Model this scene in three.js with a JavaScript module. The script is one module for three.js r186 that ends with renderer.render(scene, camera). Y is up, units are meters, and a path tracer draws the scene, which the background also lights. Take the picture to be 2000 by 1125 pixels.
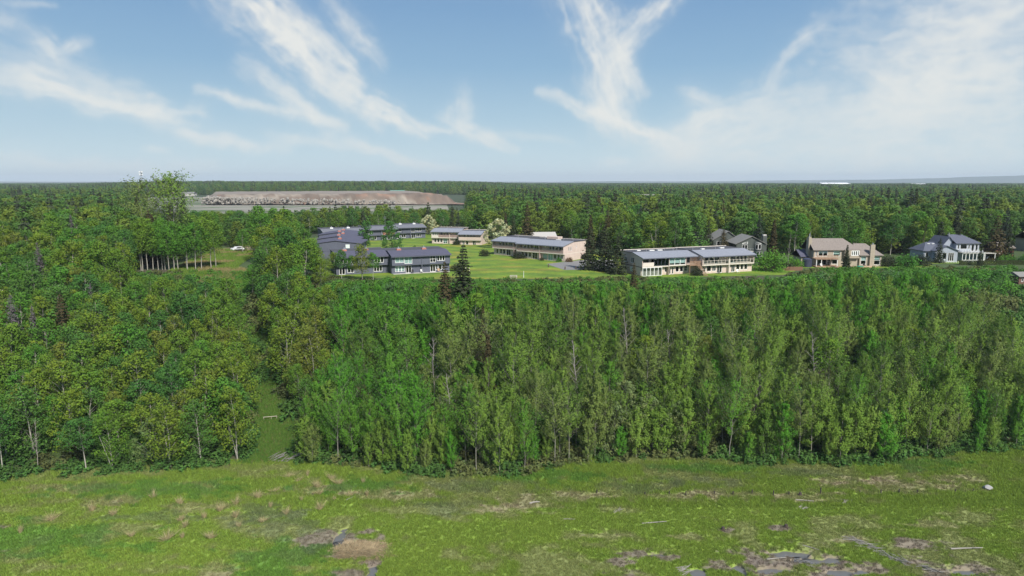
import * as THREE from 'three';
import { mergeGeometries } from 'three/addons/utils/BufferGeometryUtils.js';

// ---------------------------------------------------------------- camera, sky, sun, exposure
const scene = new THREE.Scene();
const camera = new THREE.PerspectiveCamera(45.21, 16 / 9, 0.5, 30000);
camera.position.set(0, 48, 0);
camera.rotation.set(THREE.MathUtils.degToRad(-8.73), 0, 0);
scene.add(camera);
const renderer = new THREE.WebGLRenderer({ antialias: true });
renderer.setSize(1024, 576);
renderer.toneMapping = THREE.LinearToneMapping;
renderer.toneMappingExposure = 1.4;
renderer.shadowMap.enabled = true;
const sun = new THREE.DirectionalLight(new THREE.Color(1.0, 0.95, 0.87), 4.4);
sun.position.set(125, 265, 55);
sun.target.position.set(0, 10, -170);
sun.castShadow = true; sun.shadow.radius = 14; sun.shadow.mapSize.set(4096, 4096);
Object.assign(sun.shadow.camera, { left: -260, right: 260, top: 260, bottom: -260, near: 1, far: 900 });
scene.add(sun, sun.target);

// seeded noise
function rng(seed) { let a = seed >>> 0; return () => { a = (a + 0x6d2b79f5) | 0; let t = Math.imul(a ^ (a >>> 15), 1 | a); t = (t + Math.imul(t ^ (t >>> 7), 61 | t)) ^ t; return ((t ^ (t >>> 14)) >>> 0) / 4294967296; }; }
const { clamp, lerp, smoothstep } = THREE.MathUtils;
const HASH = new Float32Array(65536); { const r = rng(77); for (let i = 0; i < 65536; i++) HASH[i] = r(); }
function vn(x, y) {
  const xi = Math.floor(x), yi = Math.floor(y); let fx = x - xi, fy = y - yi;
  fx = fx * fx * (3 - 2 * fx); fy = fy * fy * (3 - 2 * fy);
  const a = (xi & 255) | ((yi & 255) << 8), b = ((xi + 1) & 255) | ((yi & 255) << 8), c = (xi & 255) | (((yi + 1) & 255) << 8), d = ((xi + 1) & 255) | (((yi + 1) & 255) << 8);
  const top = HASH[a] + (HASH[b] - HASH[a]) * fx, bot = HASH[c] + (HASH[d] - HASH[c]) * fx;
  return top + (bot - top) * fy;
}
function fbm(x, y, n = 4) { let s = 0, a = 0.5, t = 0; for (let i = 0; i < n; i++) { s += a * vn(x, y); t += a; a *= 0.5; x = x * 2.03 + 17.3; y = y * 2.03 + 9.1; } return s / t; }

// one computed sky: clear air, whitening to the horizon, and wind-combed cirrus (azimuth from the north, elevation, degrees)
const CIRRUS = [
[1.6,1.4,0.98,[[-21.5,13.6],[-18.7,11.8],[-16.3,9.8],[-13.7,7.4]]],
[1.4,0.4,0.92,[[-14.4,8],[-11.8,6.2],[-8.6,4.6],[-5,3.8]]],
[1.0,0.7,0.70,[[-17.2,12.6],[-15.1,10.9],[-13.4,9.5],[-12.1,7.7]]],
[1.1,0.9,0.65,[[-13.7,13],[-12.4,11.8],[-11.3,10.2],[-10.7,9.1]]],
[0.9,0.6,0.70,[[-20.4,8.5],[-17.5,6.4],[-15.3,5.1],[-13.4,4.4]]],
[0.4,0.7,0.75,[[-23.8,6.7],[-20.9,5.9],[-17.6,5.2],[-13.8,4.3]]],
[0.7,0.3,0.75,[[-26.2,3.9],[-23.5,3.4],[-20,2.7],[-17.4,2.4]]],
[0.6,0.3,0.50,[[-18.8,3.5],[-15.4,3],[-12.7,2.6]]],
[0.7,0.4,0.65,[[-14.6,3.4],[-9.9,2.2],[-7.1,1.4],[-4,0.9]]],
[0.6,0.4,0.50,[[-11.6,4.8],[-10.5,4]]],
[0.8,0.6,0.60,[[-33.1,9.4],[-32.5,8.4],[-32.2,8]]],
[0.5,0.3,0.60,[[-30.7,9.4],[-32,8.7]]],
[1.3,0.6,0.85,[[-36.1,6.8],[-32.8,6.2],[-29,5.5],[-26.8,5.2],[-23.4,5.1]]],
[1.9,0.8,0.45,[[-34.9,7.7],[-31,7.1],[-26.7,5.8]]],
[1.0,0.4,0.50,[[-29.9,5.8],[-26.8,4.6],[-24.1,4.4]]],
[0.9,0.6,0.50,[[-36.8,1.6],[-33.6,1.1],[-29,0.7],[-22.9,1.1]]],
[0.3,0.3,0.40,[[-27.4,2.4],[-26,2.3]]],
[0.9,0.8,0.60,[[-3.9,6.7],[-4.1,5.3],[-3.9,4.5]]],
[0.8,0.3,0.85,[[-5.3,4.8],[-2.9,3.7],[0.4,2.6]]],
[1.9,1.7,0.85,[[4.4,14.6],[6.1,12.3],[7.3,10.1],[7.6,7.4],[7.8,5.4]]],
[0.8,1.1,0.78,[[13,14.2],[10.2,12.2],[8.7,10.8],[8.1,8.5]]],
[1.0,0.7,0.75,[[8.5,10.1],[9.1,8.1],[10.1,6.8]]],
[1.4,1.1,0.80,[[7.8,7],[8.2,5.2],[9.2,4.2]]],
[0.4,1.0,0.90,[[2.3,7.1],[4.1,6.4],[7,5.1],[9.9,3.9],[14.7,2]]],
[0.6,0.3,0.60,[[23,10.9],[21.5,10],[20.6,9.1]]],
[0.5,0.8,0.40,[[20.7,9.2],[20,7.8],[19.7,6.5]]],
[0.7,0.6,0.60,[[13.7,6.9],[14.7,6.3],[16,6.1]]],
[0.8,0.5,0.75,[[13.4,4.3],[15.3,4.8],[17,5.2]]],
[1.5,2.0,0.55,[[11.5,3],[16.9,3.9],[20.5,5.7],[22.3,6.4]]],
[2.5,2.5,0.40,[[14.3,2.8],[21.7,4.4],[30,4.4]]],
[1.7,2.1,0.60,[[26.2,7.8],[27.9,7],[29.6,5.1]]],
[3.4,4.7,0.70,[[26.1,10.2],[31.2,8.4],[36.9,9.4]]],
[3.0,4.2,0.60,[[23.5,3.6],[30,4.8],[37.6,5]]],
[2.5,2.1,0.65,[[30.1,11.1],[33.1,9.8],[36.3,12.4]]],
[1.9,2.5,0.40,[[8.3,1.2],[20,1.5],[33.2,1.9]]],
[0.4,0.3,0.30,[[-2.1,3.8],[2.5,3.6],[5,3.1]]],
[0.4,0.3,0.40,[[7.3,1.5],[9.5,1.6]]],
[0.9,0.7,0.40,[[-35.7,10.7],[-34.4,10.3]]],
[0.4,0.2,0.35,[[-34.9,11.3],[-32.2,11.4]]]
];
function makeSky() {
  const W = 4096, Hh = 2048, data = new Float32Array(W * Hh * 4), dens = new Float32Array(W * Hh / 2);
  const D = Math.PI / 180, half = Hh / 2;
  for (let r = 0; r < half; r++) {                                  // cirrus everywhere round the sky, thinned where the mapped streaks lie
    const el = (r + 0.5) / Hh * 180;
    for (let c = 0; c < W; c++) {
      let az = (c + 0.5) / W * 360 - 90; if (az > 180) az -= 360;
      const mapped = smoothstep(Math.abs(az), 38, 50) + smoothstep(el, 13, 19);
      const k = Math.min(1, mapped); if (k <= 0) continue;
      const a2 = Math.abs(az);                                     // same at both sides of the seam
      const q = 60 / (el + 14), wx = a2 * 0.05 + 3 * fbm(a2 * 0.04, el * 0.08, 3), wy = q * 2.2 + 2 * fbm(a2 * 0.05 + 40, el * 0.06, 3);
      const m = fbm(wx * 0.8 + 9, wy * 0.9, 4), f = fbm(wx * 1.3 + wy * 1.2, (wy - wx * 0.6) * 4.5 + 30, 4);
      dens[r * W + c] = k * clamp((m - 0.44) * 2.6, 0, 1) * (0.25 + 0.95 * f) * 0.85;
    }
  }
  for (let s = 0; s < CIRRUS.length; s++) {
    const [w0, w1, str, pts] = CIRRUS[s], R = Math.max(w0, w1) * 2.6 + 1.2;
    let a0 = 1e9, a1 = -1e9, e0 = 1e9, e1 = -1e9;
    for (const [a, e] of pts) { a0 = Math.min(a0, a); a1 = Math.max(a1, a); e0 = Math.min(e0, e); e1 = Math.max(e1, e); }
    const segs = []; let L = 0; const GX = pts[pts.length - 1][0] - pts[0][0], GY = pts[pts.length - 1][1] - pts[0][1], GL = Math.hypot(GX, GY), gx = GX / GL, gy = GY / GL;
    for (let i = 0; i + 1 < pts.length; i++) { const dx = pts[i + 1][0] - pts[i][0], dy = pts[i + 1][1] - pts[i][1], l = Math.hypot(dx, dy); segs.push([pts[i][0], pts[i][1], dx / l, dy / l, l, L]); L += l; }
    for (let r = Math.max(0, Math.floor((e0 - R) / 180 * Hh)); r < Math.min(half, (e1 + R) / 180 * Hh); r++) for (let c = Math.floor((a0 - R + 90) / 360 * W); c < (a1 + R + 90) / 360 * W; c++) {
      let az = (c + 0.5) / W * 360 - 90, el = (r + 0.5) / Hh * 180;
      const wa = (fbm(az * 0.55 + s * 7, el * 0.55, 4) - 0.5) * 1.1, we = (fbm(az * 0.55 + 50, el * 0.55 + s * 5, 4) - 0.5) * 1.1;
      const X = az + wa * Math.max(w0, w1), Y = el + we * Math.max(w0, w1);
      let best = 1e9, along = 0, side = 0;
      for (const [px, py, dx, dy, l, at] of segs) {
        const t = clamp((X - px) * dx + (Y - py) * dy, 0, l), qx = X - px - dx * t, qy = Y - py - dy * t, d = Math.hypot(qx, qy);
        if (d < best) { best = d; along = at + t; side = (qx * -dy + qy * dx) >= 0 ? d : -d; }
      }
      const u = along / L, w = lerp(w0, w1, u) * 0.95, fall = Math.exp(-Math.pow(best / w, 2) * 0.8);
      if (fall < 0.004) continue;
      const pa = az * gx + el * gy + wa * 0.8, qa = -az * gy + el * gx + we * 0.8, fibre = fbm(pa * 0.45 + s * 3, qa * 2.4 + s * 7, 5), puff = fbm(az * 1.9 + 7 * s + wa * 2, el * 2.1 + we * 2, 5);
      const ends = 0.5 + 0.5 * smoothstep(u, 0, 0.25) * (1 - smoothstep(u, 0.7, 1) * 0.8);
      const on = Math.min(1, fall * 3), edge = fall + ((fibre - 0.5) * 1.35 + (puff - 0.5) * 0.65) * on, v = str * ends * (0.72 * smoothstep(edge, 0.1, 1.5) + 0.28 * fall);
      const at = r * W + ((c % W) + W) % W;
      dens[at] = 1 - (1 - dens[at]) * (1 - Math.min(0.92, v));
    }
  }
  const stops = [[0, 0.64, 0.755, 0.80], [2, 0.56, 0.715, 0.785], [5, 0.42, 0.60, 0.73], [9, 0.28, 0.465, 0.66], [15, 0.185, 0.345, 0.58], [35, 0.10, 0.235, 0.50], [90, 0.07, 0.18, 0.42]];
  for (let r = 0; r < Hh; r++) {
    const el = Math.max(0, (r + 0.5) / Hh * 180 - 90); let i = 0; while (i < stops.length - 2 && stops[i + 1][0] < el) i++;
    const t = clamp((el - stops[i][0]) / (stops[i + 1][0] - stops[i][0]), 0, 1);
    for (let c = 0; c < W; c++) {
      const o = (r * W + c) * 4, d = r >= half ? dens[(r - half) * W + c] : 0, far = Math.exp(-el / 4);
      for (let k = 0; k < 3; k++) {
        const clear = lerp(stops[i][k + 1], stops[i + 1][k + 1], t), cloud = [0.85, 0.85, 0.81][k] - far * [0.12, 0.07, 0.03][k];
        data[o + k] = 0.72 * (clear + (cloud - clear) * d);
      }
      data[o + 3] = 1;
    }
  }
  const t = new THREE.DataTexture(data, W, Hh, THREE.RGBAFormat, THREE.FloatType);
  t.mapping = THREE.EquirectangularReflectionMapping; t.magFilter = THREE.LinearFilter; t.needsUpdate = true;
  return t;
}
scene.background = scene.environment = makeSky();
scene.fog = new THREE.FogExp2(new THREE.Color(0.72, 0.82, 0.92), 0.00009);

// ---------------------------------------------------------------- helpers
const taken = new Map();
function numbered(name) { const n = taken.get(name) || 0; taken.set(name, n + 1); return n ? name + '_' + String(n).padStart(3, '0') : name; }
function mesh(name, geo, mat, parent) {
  const m = new THREE.Mesh(Array.isArray(geo) ? mergeGeometries(geo.map((g) => (g.index ? g.toNonIndexed() : g))) : geo, mat);
  m.name = parent ? name : numbered(name); m.castShadow = m.receiveShadow = true; (parent || scene).add(m); return m;
}
function thing(name, label, category, [x, y, z] = [0, 0, 0], turn = 0, group) {
  const o = new THREE.Group(); o.name = numbered(name); o.position.set(x, y, z); o.rotation.y = turn; o.userData = { label, category };
  if (group) o.userData.group = group; scene.add(o); return o;
}
function tag(o, label, category, group) { Object.assign(o.userData, { label, category }); if (group) o.userData.group = group; return o; }
function struct(name, geo, mat, label) { const m = mesh(name, geo, mat); m.userData = { kind: 'structure', label, category: name.replace(/_/g, ' ').split(' ').slice(-2).join(' ') }; return m; }
function copyOf(o, label, group) { const c = o.clone(); c.name = numbered(o.name.replace(/_\d{3}$/, '')); c.userData = { ...o.userData }; if (label) c.userData.label = label; if (group) c.userData.group = group; scene.add(c); return c; }
const bx = (w, h, d, x, y, z) => new THREE.BoxGeometry(w, h, d).translate(x, y, z);
const span = (x0, x1, y0, y1, z0, z1) => bx(x1 - x0, y1 - y0, z1 - z0, (x0 + x1) / 2, (y0 + y1) / 2, (z0 + z1) / 2);
function bar(a, b, r0, r1 = r0, sides = 6) {
  const A = new THREE.Vector3(...a), B = new THREE.Vector3(...b), g = new THREE.CylinderGeometry(r1, r0, A.distanceTo(B), sides, 1);
  g.applyQuaternion(new THREE.Quaternion().setFromUnitVectors(new THREE.Vector3(0, 1, 0), B.clone().sub(A).normalize()));
  return g.translate((A.x + B.x) / 2, (A.y + B.y) / 2, (A.z + B.z) / 2);
}
const lin = (r, g, b) => new THREE.Color().setRGB(r, g, b);
function std(r, g, b, rough = 0.85, extra = {}) { return new THREE.MeshStandardMaterial({ color: lin(r, g, b), roughness: rough, ...extra }); }
function noiseTex(w, h, f, srgb) {
  const d = new Uint8Array(w * h * 4);
  for (let y = 0; y < h; y++) for (let x = 0; x < w; x++) { const v = f(x / w, y / h), o = (y * w + x) * 4; for (let k = 0; k < 3; k++) d[o + k] = clamp(255 * (v.length ? v[k] : v), 0, 255); d[o + 3] = 255; }
  const t = new THREE.DataTexture(d, w, h); t.wrapS = t.wrapT = THREE.RepeatWrapping; t.magFilter = THREE.LinearFilter; t.minFilter = THREE.LinearFilter; if (srgb) t.colorSpace = THREE.SRGBColorSpace; t.needsUpdate = true; return t;
}
function rep(t, sx, sy) { const c = t.clone(); c.repeat.set(sx, sy); c.needsUpdate = true; return c; }

// ---------------------------------------------------------------- terrain
const PLATEAU = 22.8;
function along(pts, x) { let i = 0; while (i < pts.length - 2 && pts[i + 1][0] < x) i++; return lerp(pts[i][1], pts[i + 1][1], clamp((x - pts[i][0]) / (pts[i + 1][0] - pts[i][0]), 0, 1)); }
const TOE = [[-400, -92], [-200, -98], [-84, -107], [-72, -108.5], [-62, -111], [-48, -112.5], [-39, -114], [-26, -112], [-10, -108.3], [0, -108.6], [11.5, -113.3], [27, -116.7], [42, -114], [62, -113.5], [82, -118], [94, -121.5], [200, -138], [400, -150]];
const TOP = [[-400, -170], [-150, -188], [-103, -192], [-89, -194], [-66, -188], [-40, -178.5], [-13, -176], [27, -178.5], [74, -184], [90, -199], [127, -200], [155, -206], [400, -230]];
const GULLY = [[-41, -112], [-45, -124], [-51, -138], [-57, -151], [-63, -164], [-71, -178], [-80, -192]];
function gullyAt(x, z) {
  let best = 1e9, u = 0;
  for (let i = 0; i + 1 < GULLY.length; i++) {
    const [ax, az] = GULLY[i], dx = GULLY[i + 1][0] - ax, dz = GULLY[i + 1][1] - az, t = clamp(((x - ax) * dx + (z - az) * dz) / (dx * dx + dz * dz), 0, 1), d = Math.hypot(x - ax - dx * t, z - az - dz * t);
    if (d < best) { best = d; u = (i + t) / (GULLY.length - 1); }
  }
  return [best, u];
}
const slopeAt = (x, z) => { const a = along(TOE, x); return (a - z) / (a - along(TOP, x)); };
function H(x, z) {
  const t = slopeAt(x, z), r2 = x * x + z * z;
  if (z > -60 || t <= 0) return -0.7 * clamp(-t * 9, 0, 1);
  let h;
  if (t < 1) {
    h = PLATEAU * (0.7 * smoothstep(t, 0, 1) + 0.3 * t) + (fbm(x / 11, z / 11, 3) - 0.5) * 2.2 * Math.sin(Math.PI * t);
    const [d, u] = gullyAt(x, z); h -= 4.2 * Math.exp(-Math.pow(d / 7, 2)) * Math.sin(Math.PI * clamp(t, 0, 1)) * smoothstep(t, 0.08, 0.4);
    return h;
  }
  h = PLATEAU;
  const r = Math.sqrt(r2);
  if (r > 330) {
    const a = x / Math.max(1, -z), open = smoothstep(a, -0.62, -0.55) * (1 - smoothstep(a, -0.05, 0.02)) * (1 - smoothstep(-z, 1150, 1350));
    h += (fbm(x / 180, z / 180, 3) - 0.5) * 7 * smoothstep(r, 330, 900) * (1 - open);
    if (z < 0) h += 8 * smoothstep(-z, 1080, 1500) * smoothstep(a, -0.66, -0.5) * (1 - smoothstep(a, -0.1, 0.05));
    h -= r2 / 12742000;
  }
  return h;
}
{
  const angs = []; for (let a = -48; a <= 48; a += 0.6) angs.push(a); for (let a = 52; a <= 308; a += 8) angs.push(a);
  const rad = [0.01, 12, 25, 40]; for (let r = 55; r < 105; r += 5) rad.push(r); for (let r = 105; r < 262; r += 1.8) rad.push(r); for (let r = 264; r < 640; r += 8) rad.push(r); for (let r = 640; r < 14000; r *= 1.055) rad.push(r);
  const p = [], c = [], ix = [], n = angs.length, uv = [];
  for (const r of rad) for (const a of angs) {
    const x = r * Math.sin(a * Math.PI / 180), z = -r * Math.cos(a * Math.PI / 180), h = H(x, z);
    p.push(x, h, z); uv.push(x, z);
    const m = fbm(x / 6, z / 6, 4), b = fbm(x / 23 + 9, z / 23, 3), t = slopeAt(x, z), [gd] = gullyAt(x, z);
    let col = [0.045 + 0.03 * m, 0.075 + 0.05 * m, 0.018 + 0.012 * m];
    if (b > 0.58 && t < 1.1) col = [0.085, 0.075, 0.045];
    if (t > 0 && t < 1.1 && gd < 6) col = [0.05 + 0.04 * m, 0.12 + 0.06 * m, 0.022];
    if (r > 330) col = [0.05, 0.075, 0.03];
    c.push(...col);
  }
  for (let i = 0; i + 1 < rad.length; i++) for (let j = 0; j < n; j++) { const k = (j + 1) % n, a = i * n + j, b = i * n + k; ix.push(a, a + n, b, b, a + n, b + n); }
  for (let q = 0; q < ix.length; q += 3) { const t = ix[q + 1]; ix[q + 1] = ix[q + 2]; ix[q + 2] = t; }
  const g = new THREE.BufferGeometry(); g.setAttribute('position', new THREE.Float32BufferAttribute(p, 3)); g.setAttribute('color', new THREE.Float32BufferAttribute(c, 3)); g.setAttribute('uv', new THREE.Float32BufferAttribute(uv, 2)); g.setIndex(ix); g.computeVertexNormals();
  if (g.attributes.normal.getY(n * 40 + 5) < 0) { for (let q = 0; q < ix.length; q += 3) { const t = ix[q + 1]; ix[q + 1] = ix[q + 2]; ix[q + 2] = t; } g.setIndex(ix); g.computeVertexNormals(); }
  struct('ground', g, new THREE.MeshStandardMaterial({ vertexColors: true, roughness: 0.95, map: rep(noiseTex(512, 512, (u, v) => { const q = 0.55 + 0.45 * fbm(u * 32, v * 32, 4); return [q, q, q * 0.95]; }), 1 / 16, 1 / 16) }), 'wooded bluff and flat land beyond it under the trees');
}

// marsh in the foreground
const PATCH = [ // dead flattened grass, mud: x, z, rx, rz, kind (0 brown thatch, 1 mud, 2 straw, 3 lush, 4 grey-green)
  [-24, -87, 5, 3.2, 1], [-20, -84.5, 3.6, 2.2, 2], [-17.5, -81, 1.6, 2.2, 1], [-20, -80, 3, 2, 1], [-30, -82, 7, 5, 3], [-33, -92, 6, 4, 4],
  [2, -98, 5, 2.6, 0], [-2, -96, 3, 2, 0], [-10, -97, 4.5, 2.6, 4], [-6, -104, 9, 2.4, 4], [10, -101, 5, 1.6, 0], [24, -100.5, 9, 1.6, 0], [34, -101, 8, 1.8, 0], [45, -100.5, 7, 1.6, 0], [62, -104, 12, 2.6, 0], [70, -107, 9, 2, 0], [52, -106, 7, 2, 0], [20, -104, 8, 2.4, 4], [31, -106, 7, 2, 4], [48, -109, 8, 2, 4],
  [-70, -103, 9, 2.2, 0], [-60, -99, 5, 1.6, 0], [-47, -97, 5, 1.5, 0], [-38, -101, 4, 1.4, 0], [-30, -103, 6, 1.8, 0], [-52, -94, 7, 2, 4], [-36, -95, 6, 2.4, 4], [-20, -101, 8, 2, 0],
  [-55, -103, 14, 4, 3], [-24, -104, 9, 3, 3], [-64, -88, 14, 5, 3], [8, -108, 10, 2.6, 3], [70, -113, 10, 3, 3], [34, -111, 10, 2, 3],
  [36, -83, 6.5, 2.8, 1], [31, -80.5, 5, 2, 1], [42, -80, 7, 2, 1], [17.5, -83.5, 3.5, 1.4, 1], [14, -81, 2, 2.4, 1], [24, -88, 3, 1.2, 0], [56, -79.5, 6, 2.4, 1], [54, -86, 5, 2.2, 1], [29, -90, 1.6, 0.9, 1], [38, -90.5, 2, 0.9, 1], [46, -87.5, 3, 1.2, 0], [-72, -91, 2.4, 1, 1], [-68, -84, 1.6, 0.8, 1], [12, -88.5, 5, 0.8, 0], [60, -92, 6, 1, 0], [-38, -79, 4, 2, 0],
];
const POOL = [[-23.4, -88.6, 1.0, 1.9], [-22.6, -86.6, 1.3, 0.7], [-17.4, -80.6, 0.8, 1.7], [36.8, -84.2, 2.6, 0.8], [39.5, -82.4, 3.4, 0.9], [33, -80.2, 2.4, 0.8], [41.5, -79.8, 3.2, 0.7], [18.6, -83.9, 1.2, 0.5], [56.5, -79.6, 1.8, 1.2], [23, -79.6, 0.9, 1.1], [28.6, -80.4, 0.8, 1]];
function poolDepth(x, z) { let d = 0; for (const [px, pz, rx, rz] of POOL) { const q = Math.hypot((x - px) / rx, (z - pz) / rz) + (fbm(x * 0.8, z * 0.8, 4) - 0.5) * 1.7; d = Math.max(d, 1 - smoothstep(q, 0.7, 1.25)); } return d; }
function marshColor(x, z) {
  const a = fbm(x / 14, z / 9, 4), b = fbm(x / 4 + 30, z / 2.6, 4), f = fbm(x * 1.1, z * 0.9, 3);
  let c = [0.205 + 0.07 * (b - 0.5), 0.298 + 0.07 * (b - 0.5), 0.042 + 0.012 * (b - 0.5)];
  const brown = smoothstep(b * 0.7 + a * 0.45, 0.56, 0.72); c = c.map((v, k) => lerp(v, [0.21, 0.185, 0.11][k], brown * 0.5));
  for (const [px, pz, rx, rz, kind] of PATCH) {
    const q = Math.hypot((x - px) / rx, (z - pz) / rz); if (q > 1.7) continue;
    const w = (1 - smoothstep(q + (fbm(x / 2.2 + kind * 9, z / 1.3, 5) - 0.5) * 2.6, 0.55, 1.1)) * [0.48, 0.92, 0.95, 0.6, 0.55][kind];
    const k = [[0.26, 0.205, 0.14], [0.19, 0.155, 0.12], [0.26, 0.20, 0.12], [0.08, 0.22, 0.034], [0.15, 0.18, 0.09]][kind];
    c = c.map((v, i) => lerp(v, k[i] * (0.7 + 0.6 * f), w));
  }
  return c;
}
const MARSH_H = (x, z) => 0.02 + (fbm(x / 5, z / 4, 4) - 0.5) * 0.45 + (fbm(x * 0.9, z * 0.9, 2) - 0.5) * 0.12 - 0.6 * poolDepth(x, z);
{
  const sr = (v) => (v <= 0.0031308 ? v * 12.92 : 1.055 * Math.pow(v, 1 / 2.4) - 0.055);
  const tex = noiseTex(2048, 1024, (u, v) => { const x = -110 + 220 * u, z = -126 + 64 * v, c = marshColor(x, z), g = 0.72 + 0.56 * fbm(x * 2.6, z * 2.2, 3); return c.map((k) => sr(Math.max(0, k * g))); }, true);
  tex.wrapS = tex.wrapT = THREE.MirroredRepeatWrapping;
  const p = [], uv = [], ix = [], xs = [], zs = [];
  for (let x = -240; x < -100; x += 8) xs.push(x); for (let x = -100; x <= 100; x += 0.34) xs.push(x); for (let x = 104; x <= 240; x += 8) xs.push(x);
  for (let z = -126; z < -94; z += 0.5) zs.push(z); for (let z = -94; z < -74; z += 0.22) zs.push(z); for (let z = -74; z <= -62; z += 1) zs.push(z); for (let z = -58; z <= 90; z += 8) zs.push(z);
  for (const z of zs) for (const x of xs) { p.push(x, z < -60 ? MARSH_H(x, z) : 0, z); uv.push((x + 110) / 220, (z + 126) / 64); }
  for (let j = 0; j + 1 < zs.length; j++) for (let i = 0; i + 1 < xs.length; i++) { const a = j * xs.length + i, b = a + xs.length; ix.push(a, b, a + 1, a + 1, b, b + 1); }
  const g = new THREE.BufferGeometry(); g.setAttribute('position', new THREE.Float32BufferAttribute(p, 3)); g.setAttribute('uv', new THREE.Float32BufferAttribute(uv, 2)); g.setIndex(ix); g.computeVertexNormals();
  struct('marsh', g, new THREE.MeshStandardMaterial({ map: tex, roughness: 0.95 }), 'flat green tidal marsh with brown thatch and mud patches');
  const wm = new THREE.MeshPhysicalMaterial({ color: lin(0.13, 0.13, 0.125), roughness: 0.03, ior: 1.33 });
  for (const [x, z, rx, rz] of POOL) struct('pool_water', new THREE.CircleGeometry(1, 28).rotateX(-Math.PI / 2).scale(rx * 1.7, 1, rz * 1.7).translate(x, -0.3, z), wm, 'small still pool of dark water in the marsh mud');
}

// ---------------------------------------------------------------- vegetation builders
class Cards {
  constructor() { this.p = []; this.n = []; this.c = []; }
  tri(x, y, z, nx, ny, nz, size, tint, R, soft = 0.6, stretch = 1) {
    // a leaf spray: one triangle turned at random, roughly facing out of its clump
    let ax = nx + (R() - 0.5) * 1.7, ay = ny + (R() - 0.5) * 1.7, az = nz + (R() - 0.5) * 1.7, l = Math.hypot(ax, ay, az) || 1; ax /= l; ay /= l; az /= l;
    let ux = R() - 0.5, uy = R() - 0.5, uz = R() - 0.5; const d = ux * ax + uy * ay + uz * az; ux -= d * ax; uy -= d * ay; uz -= d * az; l = Math.hypot(ux, uy, uz) || 1; ux /= l; uy /= l; uz /= l;
    const vx = ay * uz - az * uy, vy = az * ux - ax * uz, vz = ax * uy - ay * ux, s = size * (0.7 + 0.6 * R()), w = s * 0.62 / stretch, h = s * stretch;
    this.p.push(x - ux * w - vx * h * 0.5, y - uy * w - vy * h * 0.5, z - uz * w - vz * h * 0.5, x + ux * w - vx * h * 0.5, y + uy * w - vy * h * 0.5, z + uz * w - vz * h * 0.5, x + vx * h * 0.7, y + vy * h * 0.7, z + vz * h * 0.7);
    const mx = nx * soft + ax * (1 - soft), my = ny * soft + ay * (1 - soft), mz = nz * soft + az * (1 - soft), m = Math.hypot(mx, my, mz) || 1;
    for (let i = 0; i < 3; i++) { this.n.push(mx / m, my / m, mz / m); this.c.push(tint[0], tint[1], tint[2]); }
  }
  build() { const g = new THREE.BufferGeometry(); g.setAttribute('position', new THREE.Float32BufferAttribute(this.p, 3)); g.setAttribute('normal', new THREE.Float32BufferAttribute(this.n, 3)); g.setAttribute('color', new THREE.Float32BufferAttribute(this.c, 3)); return g; }
}
const jit = (R, w = 0.3, hue = 0.16) => { const b = 1 - w / 2 + w * R(), h = (R() - 0.5) * hue; return [b * (1 + h), b, b * (1 - h * 0.5)]; };
function limb(list, pts, r0, r1, sides = 5) { // tapered bent stem
  const v = pts.map((q) => new THREE.Vector3(...q)), n = v.length, p = [], nn = [], ix = [];
  for (let i = 0; i < n; i++) {
    const dir = v[Math.min(n - 1, i + 1)].clone().sub(v[Math.max(0, i - 1)]).normalize(), a = new THREE.Vector3(Math.abs(dir.y) > 0.9 ? 1 : 0, Math.abs(dir.y) > 0.9 ? 0 : 1, 0).cross(dir).normalize(), b = dir.clone().cross(a), r = lerp(r0, r1, i / (n - 1));
    for (let k = 0; k < sides; k++) { const t = k / sides * 6.2832, c = Math.cos(t), s = Math.sin(t); const q = a.clone().multiplyScalar(c).addScaledVector(b, s); nn.push(q.x, q.y, q.z); p.push(v[i].x + q.x * r, v[i].y + q.y * r, v[i].z + q.z * r); }
  }
  for (let i = 0; i + 1 < n; i++) for (let k = 0; k < sides; k++) { const a = i * sides + k, b = i * sides + (k + 1) % sides; ix.push(a, b, a + sides, b, b + sides, a + sides); }
  const g = new THREE.BufferGeometry(); g.setAttribute('position', new THREE.Float32BufferAttribute(p, 3)); g.setAttribute('normal', new THREE.Float32BufferAttribute(nn, 3)); g.setIndex(ix); list.push(g);
}
function stemPath(R, h, bend, n = 6) { const a = R() * 6.28, pts = []; for (let i = 0; i <= n; i++) { const t = i / n; pts.push([Math.cos(a) * bend * h * t * t + (R() - 0.5) * 0.02 * h * (i ? 1 : 0), h * t - (i ? 0 : 0.5), Math.sin(a) * bend * h * t * t + (R() - 0.5) * 0.02 * h * (i ? 1 : 0)]); } return pts; }
const onPath = (pts, y) => { const h = pts[pts.length - 1][1], t = clamp(y / h, 0, 1) * (pts.length - 1), i = Math.min(pts.length - 2, Math.floor(t)), f = t - i; return [lerp(pts[i][0], pts[i + 1][0], f), y, lerp(pts[i][2], pts[i + 1][2], f)]; };

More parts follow.
